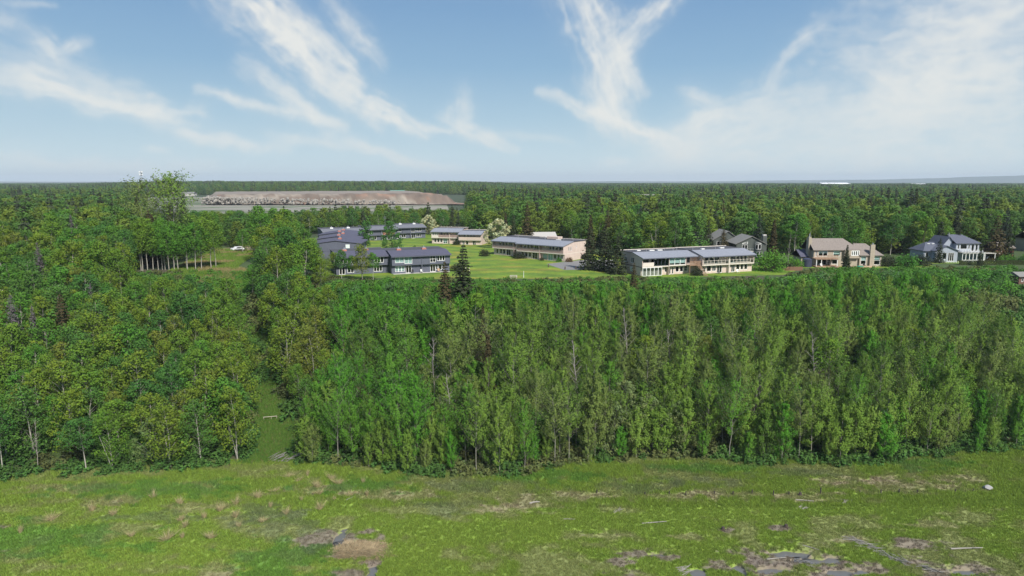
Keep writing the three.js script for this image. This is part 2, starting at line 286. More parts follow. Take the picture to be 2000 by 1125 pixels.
// balsam poplar: slim crown of steep ascending branches
function poplarGeo(seed, h, o = {}) {
  const R = rng(seed), wood = [], leaf = new Cards(), path = stemPath(R, h, 0.05), base = o.base ?? 0.2, rad = (o.rad ?? 0.13) * h, fill = o.fill ?? 1;
  limb(wood, path, h * 0.0062, h * 0.0014, 6);
  const nb = Math.round(62);
  for (let i = 0; i < nb; i++) {
    const u = base + (0.97 - base) * (i + R()) / nb, y0 = h * u * 0.94, s = (u - base) / (1 - base), a = i * 2.4 + R() * 1.2;
    const len = rad * (0.16 + 1.3 * Math.pow(Math.sin(Math.PI * Math.pow(clamp(s * 0.88 + 0.11, 0, 1), 0.62)), 0.9)) * (0.7 + 0.6 * R()), rise = 0.75 + 0.9 * R() * (0.5 + s);
    const b = onPath(path, y0), ex = b[0] + Math.cos(a) * len, ez = b[2] + Math.sin(a) * len, ey = y0 + len * rise;
    const mid = [lerp(b[0], ex, 0.55), y0 + (ey - y0) * 0.42, lerp(b[2], ez, 0.55)];
    if (R() < 0.8) limb(wood, [b, mid, [ex, ey, ez]], h * 0.0017, h * 0.0005, 3);
    const nl = Math.round((48 + 22 * R()) * fill * (0.6 + len / rad * 0.6));
    for (let k = 0; k < nl; k++) {
      const t = 0.3 + 0.75 * R(), sp = (0.32 + 0.3 * R()) * (0.35 + 0.35 * len);
      const x = lerp(b[0], ex, t) + (R() - 0.5) * sp * 1.3, y = lerp(y0, ey, t) + (R() - 0.4) * sp * 1.5, z = lerp(b[2], ez, t) + (R() - 0.5) * sp * 1.3;
      const nx = Math.cos(a) * 0.8 + (R() - 0.5) * 0.8, nz = Math.sin(a) * 0.8 + (R() - 0.5) * 0.8;
      leaf.tri(x, y, z, nx, 0.75, nz, o.leaf ?? 0.205, jit(R), R, 0.6, 1.15);
    }
  }
  return { wood: mergeGeometries(wood), leaf: leaf.build(), h };
}
// birch or aspen: bare lower stem, crown of rounded leafy clumps on spreading limbs
function birchGeo(seed, h, o = {}) {
  const R = rng(seed), wood = [], leaf = new Cards(), path = stemPath(R, h * 0.96, 0.06), base = o.base ?? 0.34, rad = (o.rad ?? 0.21) * h, clumps = o.clumps ?? 34, per = o.per ?? 92, stems = o.stems ?? 1;
  limb(wood, path, h * 0.0095, h * 0.002, 6);
  for (let k = 1; k < stems; k++) { const a = R() * 6.28, d = rad * 0.7; limb(wood, [[0, 0, 0], [Math.cos(a) * d * 0.4, h * 0.3, Math.sin(a) * d * 0.4], [Math.cos(a) * d, h * 0.72, Math.sin(a) * d]], h * 0.009, h * 0.002, 5); }
  for (let i = 0; i < clumps; i++) {
    const s = (i + R()) / clumps, y = h * (base + (0.97 - base) * s), prof = Math.pow(Math.sin(Math.PI * clamp(Math.pow(s, o.low ?? 0.8) * 0.86 + 0.12, 0, 1)), 0.7), a = i * 2.4 + R() * 1.4, rr = rad * prof * (0.35 + 0.65 * Math.sqrt(R())), b = onPath(path, y);
    const cx = b[0] + Math.cos(a) * rr, cz = b[2] + Math.sin(a) * rr, cr = h * (0.05 + 0.045 * R()) * (o.clump ?? 1) * (1.15 - 0.45 * s), tone = jit(R, 0.22, 0.2);
    const b0 = onPath(path, Math.max(h * 0.16, y - rr * (0.6 + 0.5 * R()) - 0.3)); limb(wood, [b0, [lerp(b0[0], cx, 0.5), lerp(b0[1], y, 0.55), lerp(b0[2], cz, 0.5)], [cx, y, cz]], h * 0.002, h * 0.0007, 3);
    for (let k = 0; k < per; k++) {
      let dx = R() * 2 - 1, dy = R() * 2 - 1, dz = R() * 2 - 1; const l = Math.hypot(dx, dy, dz) || 1, q = (0.5 + 0.6 * Math.sqrt(R())); dx /= l; dy /= l; dz /= l;
      const j = jit(R, 0.3, 0.12); leaf.tri(cx + dx * cr * q * 1.12, y + dy * cr * q * 0.85 - (o.droop ?? 0) * R() * cr, cz + dz * cr * q * 1.12, dx, dy * 0.8 + 0.35, dz, o.leaf ?? 0.22, [tone[0] * j[0], tone[1] * j[1], tone[2] * j[2]], R, 0.5);
    }
  }
  return { wood: mergeGeometries(wood), leaf: leaf.build(), h };
}
function spruceGeo(seed, h, o = {}) {
  const R = rng(seed), wood = [], leaf = new Cards(), rad = (o.rad ?? 0.16) * h, whorls = Math.round(o.whorls ?? 26), dead = o.dead;
  limb(wood, [[0, -0.5, 0], [0.01 * h, h * 0.5, 0], [0, h, 0]], h * 0.014, h * 0.001, 6);
  for (let w = 0; w < whorls; w++) {
    const s = (w + 0.3 * R()) / whorls, y0 = h * ((o.base ?? 0.05) + (0.985 - (o.base ?? 0.05)) * s), nbr = Math.max(4, Math.round((dead ? 8 : 10) * (1 - s * 0.5)));
    for (let i = 0; i < nbr; i++) {
      const a = (i + R() * 0.7) / nbr * 6.28 + w, len = (rad * Math.pow(1 - s, 0.85) + 0.012 * h) * (0.7 + 0.5 * R()), droop = (0.28 + 0.3 * R()) * (1 - s * 1.1), ex = Math.cos(a) * len, ez = Math.sin(a) * len;
      if (dead || R() < 0.25) limb(wood, [[0, y0, 0], [ex * 0.55, y0 - len * droop * 0.55, ez * 0.55], [ex, y0 - len * droop * 0.8, ez]], h * 0.002 + 0.008, 0.006, 3);
      const nl = dead ? Math.round(2 + 5 * len / rad) : Math.round(4 + 9 * len / rad);
      for (let k = 0; k < nl; k++) {
        const t = 0.25 + 0.8 * (k + R()) / nl, yy = y0 - len * droop * (t < 0.7 ? t : 0.7 + (0.7 - t) * 0.3), sp = len * 0.13;
        const sz = (o.leaf ?? 0.42) * (0.6 + 0.5 * len / rad);
        leaf.tri(ex * t + (R() - 0.5) * sp * 2, yy - (dead ? 0.6 : 0.25) * sz * R(), ez * t + (R() - 0.5) * sp * 2, Math.cos(a) * 0.7, 0.7, Math.sin(a) * 0.7, sz * (dead ? 0.55 : 1), jit(R, 0.35, 0.1), R, 0.45, dead ? 1.9 : 1.3);
      }
    }
  }
  return { wood: mergeGeometries(wood), leaf: leaf.build(), h };
}
function shrubGeo(seed, h, o = {}) {
  const R = rng(seed), wood = [], leaf = new Cards(), n = o.clumps ?? 9, rad = (o.rad ?? 0.5) * h;
  for (let i = 0; i < n; i++) {
    const a = i * 2.4 + R(), rr = rad * Math.sqrt((i + 0.3) / n), cx = Math.cos(a) * rr, cz = Math.sin(a) * rr, y = h * (0.85 - 0.45 * (rr / rad) * (rr / rad)) * (0.75 + 0.4 * R()), cr = h * (0.2 + 0.12 * R()), tone = jit(R, 0.25, 0.2);
    limb(wood, [[cx * 0.2, -0.2, cz * 0.2], [cx * 0.6, y * 0.55, cz * 0.6], [cx, y, cz]], 0.012 * h, 0.004 * h, 3);
    for (let k = 0; k < (o.per ?? 48); k++) {
      let dx = R() * 2 - 1, dy = R() * 2 - 1, dz = R() * 2 - 1; const l = Math.hypot(dx, dy, dz) || 1, q = 0.5 + 0.65 * Math.sqrt(R()); dx /= l; dy /= l; dz /= l;
      const j = jit(R, 0.3, 0.12); leaf.tri(cx + dx * cr * q, Math.max(0.05, y - (o.skirt ?? 0.25) * h * R() * R() + dy * cr * q * 1.1), cz + dz * cr * q, dx, dy * 0.7 + 0.5, dz, o.leaf ?? 0.22, [tone[0] * j[0], tone[1] * j[1], tone[2] * j[2]], R, 0.5, 1.1);
    }
  }
  return { wood: mergeGeometries(wood), leaf: leaf.build(), h };
}
function snagGeo(seed, h) {
  const R = rng(seed), wood = [], path = stemPath(R, h, 0.08);
  limb(wood, path, h * 0.011, h * 0.003, 5);
  for (let i = 0; i < 26; i++) { const y = h * (0.3 + 0.68 * (i + R()) / 26), a = i * 2.4 + R(), len = h * (0.08 + 0.13 * R()) * (1.15 - y / h), b = onPath(path, y), e = [b[0] + Math.cos(a) * len, y + len * (0.5 + R()), b[2] + Math.sin(a) * len];
    limb(wood, [b, [lerp(b[0], e[0], 0.5), lerp(y, e[1], 0.4), lerp(b[2], e[2], 0.5)], e], h * 0.004, 0.008, 3);
    for (let k = 0; k < 3; k++) { const t = 0.4 + 0.5 * R(), q = [lerp(b[0], e[0], t), lerp(y, e[1], t), lerp(b[2], e[2], t)], a2 = a + (R() - 0.5) * 2.4, l2 = len * 0.5; limb(wood, [q, [q[0] + Math.cos(a2) * l2, q[1] + l2 * (0.3 + R() * 0.8), q[2] + Math.sin(a2) * l2]], 0.018, 0.006, 3); } }
  return { wood: mergeGeometries(wood), h };
}
const leafMat = (r, g, b, tr = 0.3) => new THREE.MeshPhysicalMaterial({ color: lin(r, g, b), roughness: 0.95, transmission: tr, thickness: 0, vertexColors: true, side: THREE.DoubleSide, specularIntensity: 0.25 });
const barkTex = noiseTex(64, 256, (u, v) => { const q = fbm(u * 5, v * 40, 3) > 0.62 ? 0.35 : 0.95; return [q, q, q]; });
const BARK = { white: std(0.36, 0.34, 0.29, 0.85), grey: std(0.24, 0.23, 0.19, 0.9), brown: std(0.11, 0.085, 0.065, 0.95), dead: std(0.30, 0.27, 0.25, 0.95), purple: std(0.15, 0.13, 0.135, 0.95) };
const LEAF = {
  poplar: [leafMat(0.145, 0.245, 0.034), leafMat(0.100, 0.235, 0.024), leafMat(0.155, 0.215, 0.050), leafMat(0.082, 0.240, 0.020), leafMat(0.088, 0.170, 0.024), leafMat(0.175, 0.275, 0.044)],
  birch: [leafMat(0.145, 0.220, 0.022), leafMat(0.105, 0.210, 0.022), leafMat(0.080, 0.180, 0.030), leafMat(0.155, 0.195, 0.028)],
  aspen: [leafMat(0.084, 0.215, 0.024), leafMat(0.062, 0.165, 0.030), leafMat(0.120, 0.225, 0.024)],
  alder: [leafMat(0.070, 0.205, 0.024), leafMat(0.100, 0.245, 0.024), leafMat(0.085, 0.175, 0.052)],
  spruce: [leafMat(0.034, 0.046, 0.020, 0.1), leafMat(0.060, 0.050, 0.022, 0.1), leafMat(0.034, 0.048, 0.034, 0.1)],
  dead: [leafMat(0.105, 0.090, 0.098, 0.05)], bloom: [leafMat(0.46, 0.47, 0.26, 0.2)], rust: [leafMat(0.12, 0.065, 0.03, 0.1)],
};
function kindOf(name, list, mats, bark, category) { return { name, list, mats, bark, category }; }
function proto(kind, v, m) {
  kind.made ||= {}; const key = v + '_' + m; if (kind.made[key]) return kind.made[key];
  const src = kind.list[v], o = new THREE.Group();
  const w = new THREE.Mesh(src.wood, kind.bark); w.name = 'trunk'; w.castShadow = w.receiveShadow = true; o.add(w);
  if (src.leaf) { const c = new THREE.Mesh(src.leaf, kind.mats[m]); c.name = 'crown'; c.castShadow = c.receiveShadow = true; o.add(c); }
  return (kind.made[key] = o);
}
function plant(kind, v, m, x, z, h, label, group, turn = 0, wide = 1, y) {
  const o = proto(kind, v, m).clone(); o.name = numbered(kind.name); o.userData = { label, category: kind.category }; if (group) o.userData.group = group;
  const s = h / kind.list[v].h; o.scale.set(s * wide, s, s * wide); o.position.set(x, y ?? H(x, z), z); o.rotation.y = turn; scene.add(o); return o;
}
const range = (n, f) => Array.from({ length: n }, (_, i) => f(i));
const POPLAR = kindOf('poplar_tree', [...range(5, (i) => poplarGeo(100 + i, 17, { base: 0.1 + 0.05 * (i % 3), rad: 0.12 + 0.012 * i })), ...range(2, (i) => poplarGeo(120 + i, 18, { base: 0.3, rad: 0.15, fill: 0.62 })), ...range(3, (i) => poplarGeo(130 + i, 9, { base: 0.06, rad: 0.17, leaf: 0.175, fill: 0.9 }))], LEAF.poplar, BARK.grey, 'tree');
const COTTON = kindOf('cottonwood_tree', [...range(3, (i) => poplarGeo(150 + i, 14, { base: 0.05, rad: 0.1 + 0.015 * i, leaf: 0.19, fill: 0.85 })), ...range(3, (i) => poplarGeo(160 + i, 10, { base: 0.04, rad: 0.15, leaf: 0.175, fill: 0.85 }))], LEAF.poplar, BARK.grey, 'tree');
const WILLOW = kindOf('willow_tree', range(3, (i) => birchGeo(170 + i, 9, { base: 0.1, rad: 0.42, clumps: 44, per: 70, stems: 4, low: 0.8, leaf: 0.19 })), [leafMat(0.165, 0.215, 0.075), leafMat(0.14, 0.205, 0.06)], BARK.grey, 'tree');
const BIRCH = kindOf('birch_tree', range(6, (i) => birchGeo(200 + i, 13, { base: 0.22 + 0.1 * (i % 3), rad: 0.2 + 0.02 * (i % 4), droop: 0.5, stems: 1 + (i % 2), clump: 1.12 })), LEAF.birch, BARK.white, 'tree');
const ASPEN = kindOf('aspen_tree', range(5, (i) => birchGeo(300 + i, 13, { base: 0.38 + 0.05 * (i % 3), rad: 0.19 + 0.02 * (i % 3), clump: 1.1 })), LEAF.aspen, BARK.white, 'tree');
const SHADE = kindOf('shade_tree', [birchGeo(400, 10, { base: 0.08, rad: 0.33, clumps: 70, per: 60, low: 0.62 }), birchGeo(401, 10, { base: 0.2, rad: 0.28, clumps: 34 })], LEAF.aspen, BARK.brown, 'tree');
const BLOOM = kindOf('flowering_tree', range(2, (i) => birchGeo(410 + i, 10, { base: 0.1, rad: 0.5, clumps: 70, per: 55, low: 0.75, leaf: 0.3 })), [...LEAF.bloom, ...LEAF.aspen], BARK.brown, 'tree');
const SPRUCE = kindOf('spruce_tree', [spruceGeo(500, 14, { rad: 0.2 }), spruceGeo(501, 14, { rad: 0.17 }), spruceGeo(502, 14, { rad: 0.12, whorls: 32 }), spruceGeo(503, 12, { rad: 0.27, whorls: 22 })], LEAF.spruce, BARK.brown, 'tree');
const DEADSPRUCE = kindOf('dead_spruce_tree', [spruceGeo(520, 13, { rad: 0.17, dead: true, whorls: 34, leaf: 0.5 }), spruceGeo(521, 13, { rad: 0.13, dead: true, whorls: 34, leaf: 0.5 })], LEAF.dead, BARK.purple, 'tree');
const ALDER = kindOf('alder_shrub', range(5, (i) => shrubGeo(600 + i, 3.4, { rad: 0.42 + 0.06 * (i % 3), clumps: 9 + (i % 3) })), LEAF.alder, BARK.grey, 'shrub');
const SNAG = kindOf('bare_tree', range(3, (i) => snagGeo(700 + i, 12)), [null], BARK.dead, 'tree');
const ROUND = kindOf('garden_shrub', [shrubGeo(650, 2, { rad: 0.62, clumps: 26, per: 60, leaf: 0.13, skirt: 0.9 }), shrubGeo(651, 5, { rad: 0.55, clumps: 40, per: 60, leaf: 0.24, skirt: 0.7 })], [LEAF.alder[1], LEAF.spruce[0], LEAF.rust[0], LEAF.alder[0]], BARK.brown, 'shrub');

// ---------------------------------------------------------------- buildings
const sidingBump = noiseTex(64, 256, (u, v) => { const q = (v * 16) % 1; return q < 0.1 ? 0.2 : 0.8 + 0.2 * vn(u * 30, v * 200); });
const sidingTone = noiseTex(256, 256, (u, v) => { const q = 0.86 + 0.2 * (fbm(u * 14, v * 5, 4) - 0.5) + 0.12 * (vn(u * 3, v * 160) - 0.5); return [q, q, q]; });
const shingleTone = noiseTex(256, 256, (u, v) => { const row = Math.floor(v * 32), q = 0.78 + 0.34 * vn(u * 64 + row * 7.7, row * 3.1) * (0.6 + 0.4 * fbm(u * 6, v * 6, 3)); return [q, q, q]; });
const wallMat = (r, g, b) => std(r, g, b, 0.85, { map: rep(sidingTone, 1 / 7, 1 / 7), bumpMap: rep(sidingBump, 1 / 4, 1 / 3.2), bumpScale: 0.012 });
const roofMat = (r, g, b) => std(r, g, b, 0.92, { map: rep(shingleTone, 1 / 9, 1 / 9) });
const MT = {
  tan: wallMat(0.64, 0.515, 0.445), pink: wallMat(0.53, 0.38, 0.34), cream: std(0.64, 0.575, 0.50, 0.7), white: std(0.78, 0.78, 0.76, 0.55), slate: wallMat(0.115, 0.125, 0.165), slateTrim: std(0.085, 0.092, 0.125, 0.7),
  charcoal: wallMat(0.085, 0.098, 0.088), beige: wallMat(0.42, 0.36, 0.275), bluegrey: wallMat(0.36, 0.40, 0.46), roofBlue: roofMat(0.245, 0.26, 0.30), roofDark: roofMat(0.085, 0.085, 0.125), roofBrown: roofMat(0.235, 0.20, 0.175), roofGrey: roofMat(0.22, 0.215, 0.20), roofSlate: roofMat(0.10, 0.11, 0.145), membrane: std(0.06, 0.06, 0.068, 0.9), dark: std(0.035, 0.033, 0.035, 0.7),
  wood: std(0.31, 0.195, 0.125, 0.8), woodPale: std(0.48, 0.33, 0.22, 0.8), brick: std(0.42, 0.17, 0.13, 0.9), metal: std(0.5, 0.51, 0.53, 0.4, { metalness: 0.7 }), globe: std(0.85, 0.85, 0.82, 0.4), concrete: std(0.45, 0.43, 0.39, 0.9), red: std(0.27, 0.07, 0.06, 0.8),
  pane: new THREE.MeshPhysicalMaterial({ color: lin(0.80, 0.86, 0.86), roughness: 0.03, transmission: 1, thickness: 0, ior: 1.5 }), greenPane: new THREE.MeshPhysicalMaterial({ color: lin(0.30, 0.45, 0.40), roughness: 0.05, transmission: 1, thickness: 0, ior: 1.5 }),
  tinted: std(0.03, 0.035, 0.04, 0.05), blind: std(0.66, 0.74, 0.70, 0.9), curtain: std(0.6, 0.6, 0.56, 0.95), floor: std(0.16, 0.12, 0.09, 0.8),
};
// a window or glazed door in the local wall plane z; frame > pane, blind
function windowAt(b, [x0, x1, y0, y1, o = {}], z, turn) {
  const f = o.f ?? 0.1, parts = [span(x0, x1, y0, y0 + f, -0.05, 0.05), span(x0, x1, y1 - f, y1, -0.05, 0.05), span(x0, x0 + f, y0 + f, y1 - f, -0.05, 0.05), span(x1 - f, x1, y0 + f, y1 - f, -0.05, 0.05)];
  for (let i = 1; i < (o.cols ?? 1); i++) { const x = lerp(x0, x1, i / o.cols), m = o.mull ?? 0.05; parts.push(span(x - m, x + m, y0 + f, y1 - f, -0.045, 0.045)); }
  for (let i = 1; i < (o.rows ?? 1); i++) { const y = lerp(y0, y1, i / o.rows); parts.push(span(x0 + f, x1 - f, y - 0.035, y + 0.035, -0.04, 0.04)); }
  const w = mesh(o.door ? 'glass_door' : 'window', parts, o.frame ?? MT.white, b);
  const place = (m) => { if (turn) { m.position.set(turn[0], 0, turn[1]); m.rotation.y = turn[2]; } else m.position.z = z; };
  place(w);
  mesh('pane', span(x0 + f, x1 - f, y0 + f, y1 - f, -0.012, 0.012), o.glass ?? MT.pane, w);
  if (o.blind) mesh('blind', span(x0 + f, x1 - f, lerp(y1 - f, y0 + f, o.blind), y1 - f, -0.16, -0.13), o.blindMat ?? MT.blind, w);
  return w;
}
function panel(b, name, outline, holes, thick, mat, [px, py, pz, turn] = [0, 0, 0, 0]) {
  const s = new THREE.Shape(outline.map(([x, y]) => new THREE.Vector2(x, y)));
  for (const q of holes) { const [x0, x1, y0, y1] = q; s.holes.push(new THREE.Path((Array.isArray(x0) ? q.slice().reverse() : [[x0, y0], [x0, y1], [x1, y1], [x1, y0]]).map(([x, y]) => new THREE.Vector2(x, y)))); }
  const m = mesh(name, new THREE.ExtrudeGeometry(s, { depth: thick, bevelEnabled: false }).translate(0, 0, -thick / 2), mat, b); m.position.set(px, py, pz); m.rotation.y = turn; return m;
}
const rect = (x0, x1, y0, y1) => [[x0, y0], [x1, y0], [x1, y1], [x0, y1]];
function slab(b, name, section, x0, x1, mat) { // section in (depth z, y), extruded along x
  const s = new THREE.Shape(section.map(([z, y]) => new THREE.Vector2(z, y)));
  const g = new THREE.ExtrudeGeometry(s, { depth: x1 - x0, bevelEnabled: false }).rotateY(Math.PI / 2).translate(x0, 0, 0);
  return mesh(name, g, mat, b);
}
// one section of a two-storey terrace: front at local z = zf, upper storey projecting over the ground storey
function section(b, o) {
  const { x: X, z: Z, w, d, y: Yb = 0 } = o, g = new THREE.Group(); // temporary frame: parts are moved to the building below
  const h1 = 2.35, h2 = 2.62, hE = o.eave ?? 4.95, rise = o.rise ?? 1.0, rd = o.rd ?? 5, top = hE + rise, gs = o.gs ?? 1.1, us = o.us ?? 1.3, wm = o.wall, T = 0.2, back = o.back ?? 'flat';
  panel(g, 'ground_floor_wall', rect(T, w - T, 0, h1), o.ground.map((q) => q), 0.18, wm, [0, 0, -gs - 0.09, 0]);
  for (const q of o.ground) windowAt(g, q, -gs - 0.09);
  panel(g, 'upper_wall', rect(T, w - T, h2, hE + (us > 0.3 ? 0.22 : 0.02)), o.upper, 0.18, o.upperMat ?? wm, [0, 0, -us - 0.09, 0]);
  for (const q of o.upper) windowAt(g, q, -us - 0.09);
  mesh('floor_slab', span(0.02, w - 0.02, h1, h2, -d + 0.25, 0), o.band ?? wm, g);
  mesh('floor_slab', span(T + 0.01, w - T - 0.01, -0.25, 0.05, -d + 0.3, -gs - 0.2), MT.floor, g);
  const prof = back === 'flat' ? [[rd, top], [d, top]] : [[d / 2 + 0.6, top], [d, hE]];
  const side = [[gs, -0.3], [d, -0.3], ...prof.slice().reverse(), ...(back === 'flat' ? [] : []), [0.02, hE], [0.02, h1 - 0.02], [gs, h1 - 0.02]];
  for (const [sx, key] of [[0, 'left'], [w - T, 'right']]) {
    const holes = (o[key] ?? []); // openings in depth coordinates
    const s = new THREE.Shape(side.map(([q, y]) => new THREE.Vector2(q, y)));
    for (const [a, c, y0, y1] of holes) s.holes.push(new THREE.Path([[a, y0], [a, y1], [c, y1], [c, y0]].map(([q, y]) => new THREE.Vector2(q, y))));
    mesh('side_wall', new THREE.ExtrudeGeometry(s, { depth: T, bevelEnabled: false }).rotateY(Math.PI / 2).translate(sx, 0, 0), wm, g);
    for (const q of holes) windowAt(g, q, 0, [sx + T / 2, 0, Math.PI / 2]);
    if (holes.length) mesh('belt_board', span(sx + (key === 'left' ? -0.03 : T), sx + (key === 'left' ? 0 : T + 0.03), h1 - 0.04, h1 + 0.14, -d, -0.03), o.belt ?? MT.slateTrim, g);
  }
  mesh('back_wall', span(T, w - T, -0.3, back === 'flat' ? top - 0.02 : hE, -d, -d + 0.2), wm, g);
  const oh = 0.55, k = rise / rd, rt = 0.16;
  if (back === 'flat') {
    slab(g, 'roof', [[-oh, hE - k * oh + 0.01], [rd, top + 0.01], [rd, top + 0.01 + rt], [-oh, hE - k * oh + 0.01 + rt]], -0.25, w + 0.25, o.roof);
    mesh('flat_roof', span(-0.2, w + 0.2, top + 0.01, top + 0.1, -d - 0.15, -rd - 0.02), MT.membrane, g);
    mesh('roof_edge', [span(-0.26, w + 0.26, top + 0.1, top + 0.24, -d - 0.25, -d - 0.05)], o.edge ?? MT.cream, g);
  } else {
    const R2 = d / 2 + 0.6, k2 = rise / R2;
    slab(g, 'roof', [[-oh, hE - k2 * oh + 0.01], [R2, top + 0.01], [d + oh, hE - k2 * oh + 0.01], [d + oh, hE - k2 * oh + rt], [R2, top + rt + 0.02], [-oh, hE - k2 * oh + rt]], -0.25, w + 0.25, o.roof);
  }
  mesh('fascia', span(-0.26, w + 0.26, hE - k * oh - 0.16, hE - k * oh + 0.03, oh - 0.0 + 0.002, oh + 0.05), o.fascia ?? MT.slateTrim, g);
  for (const p of o.party ?? []) mesh('party_wall', span(p - 0.11, p + 0.11, 0, hE + 0.02, -Math.max(gs, us) + 0.01, 0.04), o.partyMat ?? wm, g);
  for (const [a, c, kind] of o.rail ?? []) {
    if (kind === 'panel') { mesh('balcony_parapet', span(a, c, h2 + 0.002, h2 + 0.98, -0.07, 0.03), o.railMat ?? wm, g); mesh('handrail', span(a, c, h2 + 0.98, h2 + 1.05, -0.1, 0.06), o.capMat ?? wm, g); }
    else if (kind === 'slat') {
      for (let q = a + 0.06; q < c; q += 0.3) mesh('slat', span(q, q + 0.17, h2 + 0.05, h2 + 0.95, -0.04, -0.005), o.railMat ?? wm, g);
      mesh('handrail', span(a, c, h2 + 0.95, h2 + 1.04, -0.07, 0.04), o.railMat ?? wm, g);
    } else {
      for (let q = a; q <= c + 0.01; q += (c - a) / Math.round((c - a) / 1.15)) mesh('rail_post', span(q - 0.05, q + 0.05, h2, h2 + 1.2, -0.06, 0.04), MT.cream, g);
      mesh('glass_panel', span(a, c, h2 + 0.1, h2 + 1.0, -0.02, 0.0), MT.pane, g);
      mesh('handrail', span(a, c, h2 + 1.0, h2 + 1.05, -0.05, 0.03), MT.cream, g);
    }
  }
  for (const p of o.globes ?? []) mesh('globe_lamp', new THREE.SphereGeometry(0.24, 12, 8).translate(p, hE - 0.32, 0.1), MT.globe, g);
  for (const [p, q, hh] of o.pipes ?? []) mesh('vent_pipe', bar([p, top, -q], [p, top + hh, -q], 0.09, 0.09, 8), MT.metal, g);
  for (const [p, q, ww] of o.skylights ?? []) mesh('skylight', span(p, p + ww, top + 0.1, top + 0.3, -q - 0.8, -q), MT.white, g);
  for (const p of o.chimneys ?? []) { const c = mesh('chimney', span(p - 0.62, p + 0.62, top - 0.4, top + 0.55, -rd - 1.0, -rd + 0.1), o.chimMat ?? MT.brick, g); mesh('chimney_cap', [span(p - 0.4, p + 0.4, top + 0.55, top + 0.75, -rd - 0.8, -rd - 0.1), bar([p, top + 0.7, -rd - 0.45], [p, top + 1.15, -rd - 0.45], 0.16, 0.16, 8)], o.capMat2 ?? MT.metal, c); }
  for (const m of [...g.children]) { g.remove(m); m.position.x += X; m.position.z += Z; m.position.y += Yb; b.add(m); }
}
const turnOf = (dx, dz) => Math.atan2(-dz, dx);
const dk = { cols: 1, blind: 0 }, W = (x0, x1, y0, y1, o = {}) => [x0, x1, y0, y1, o];
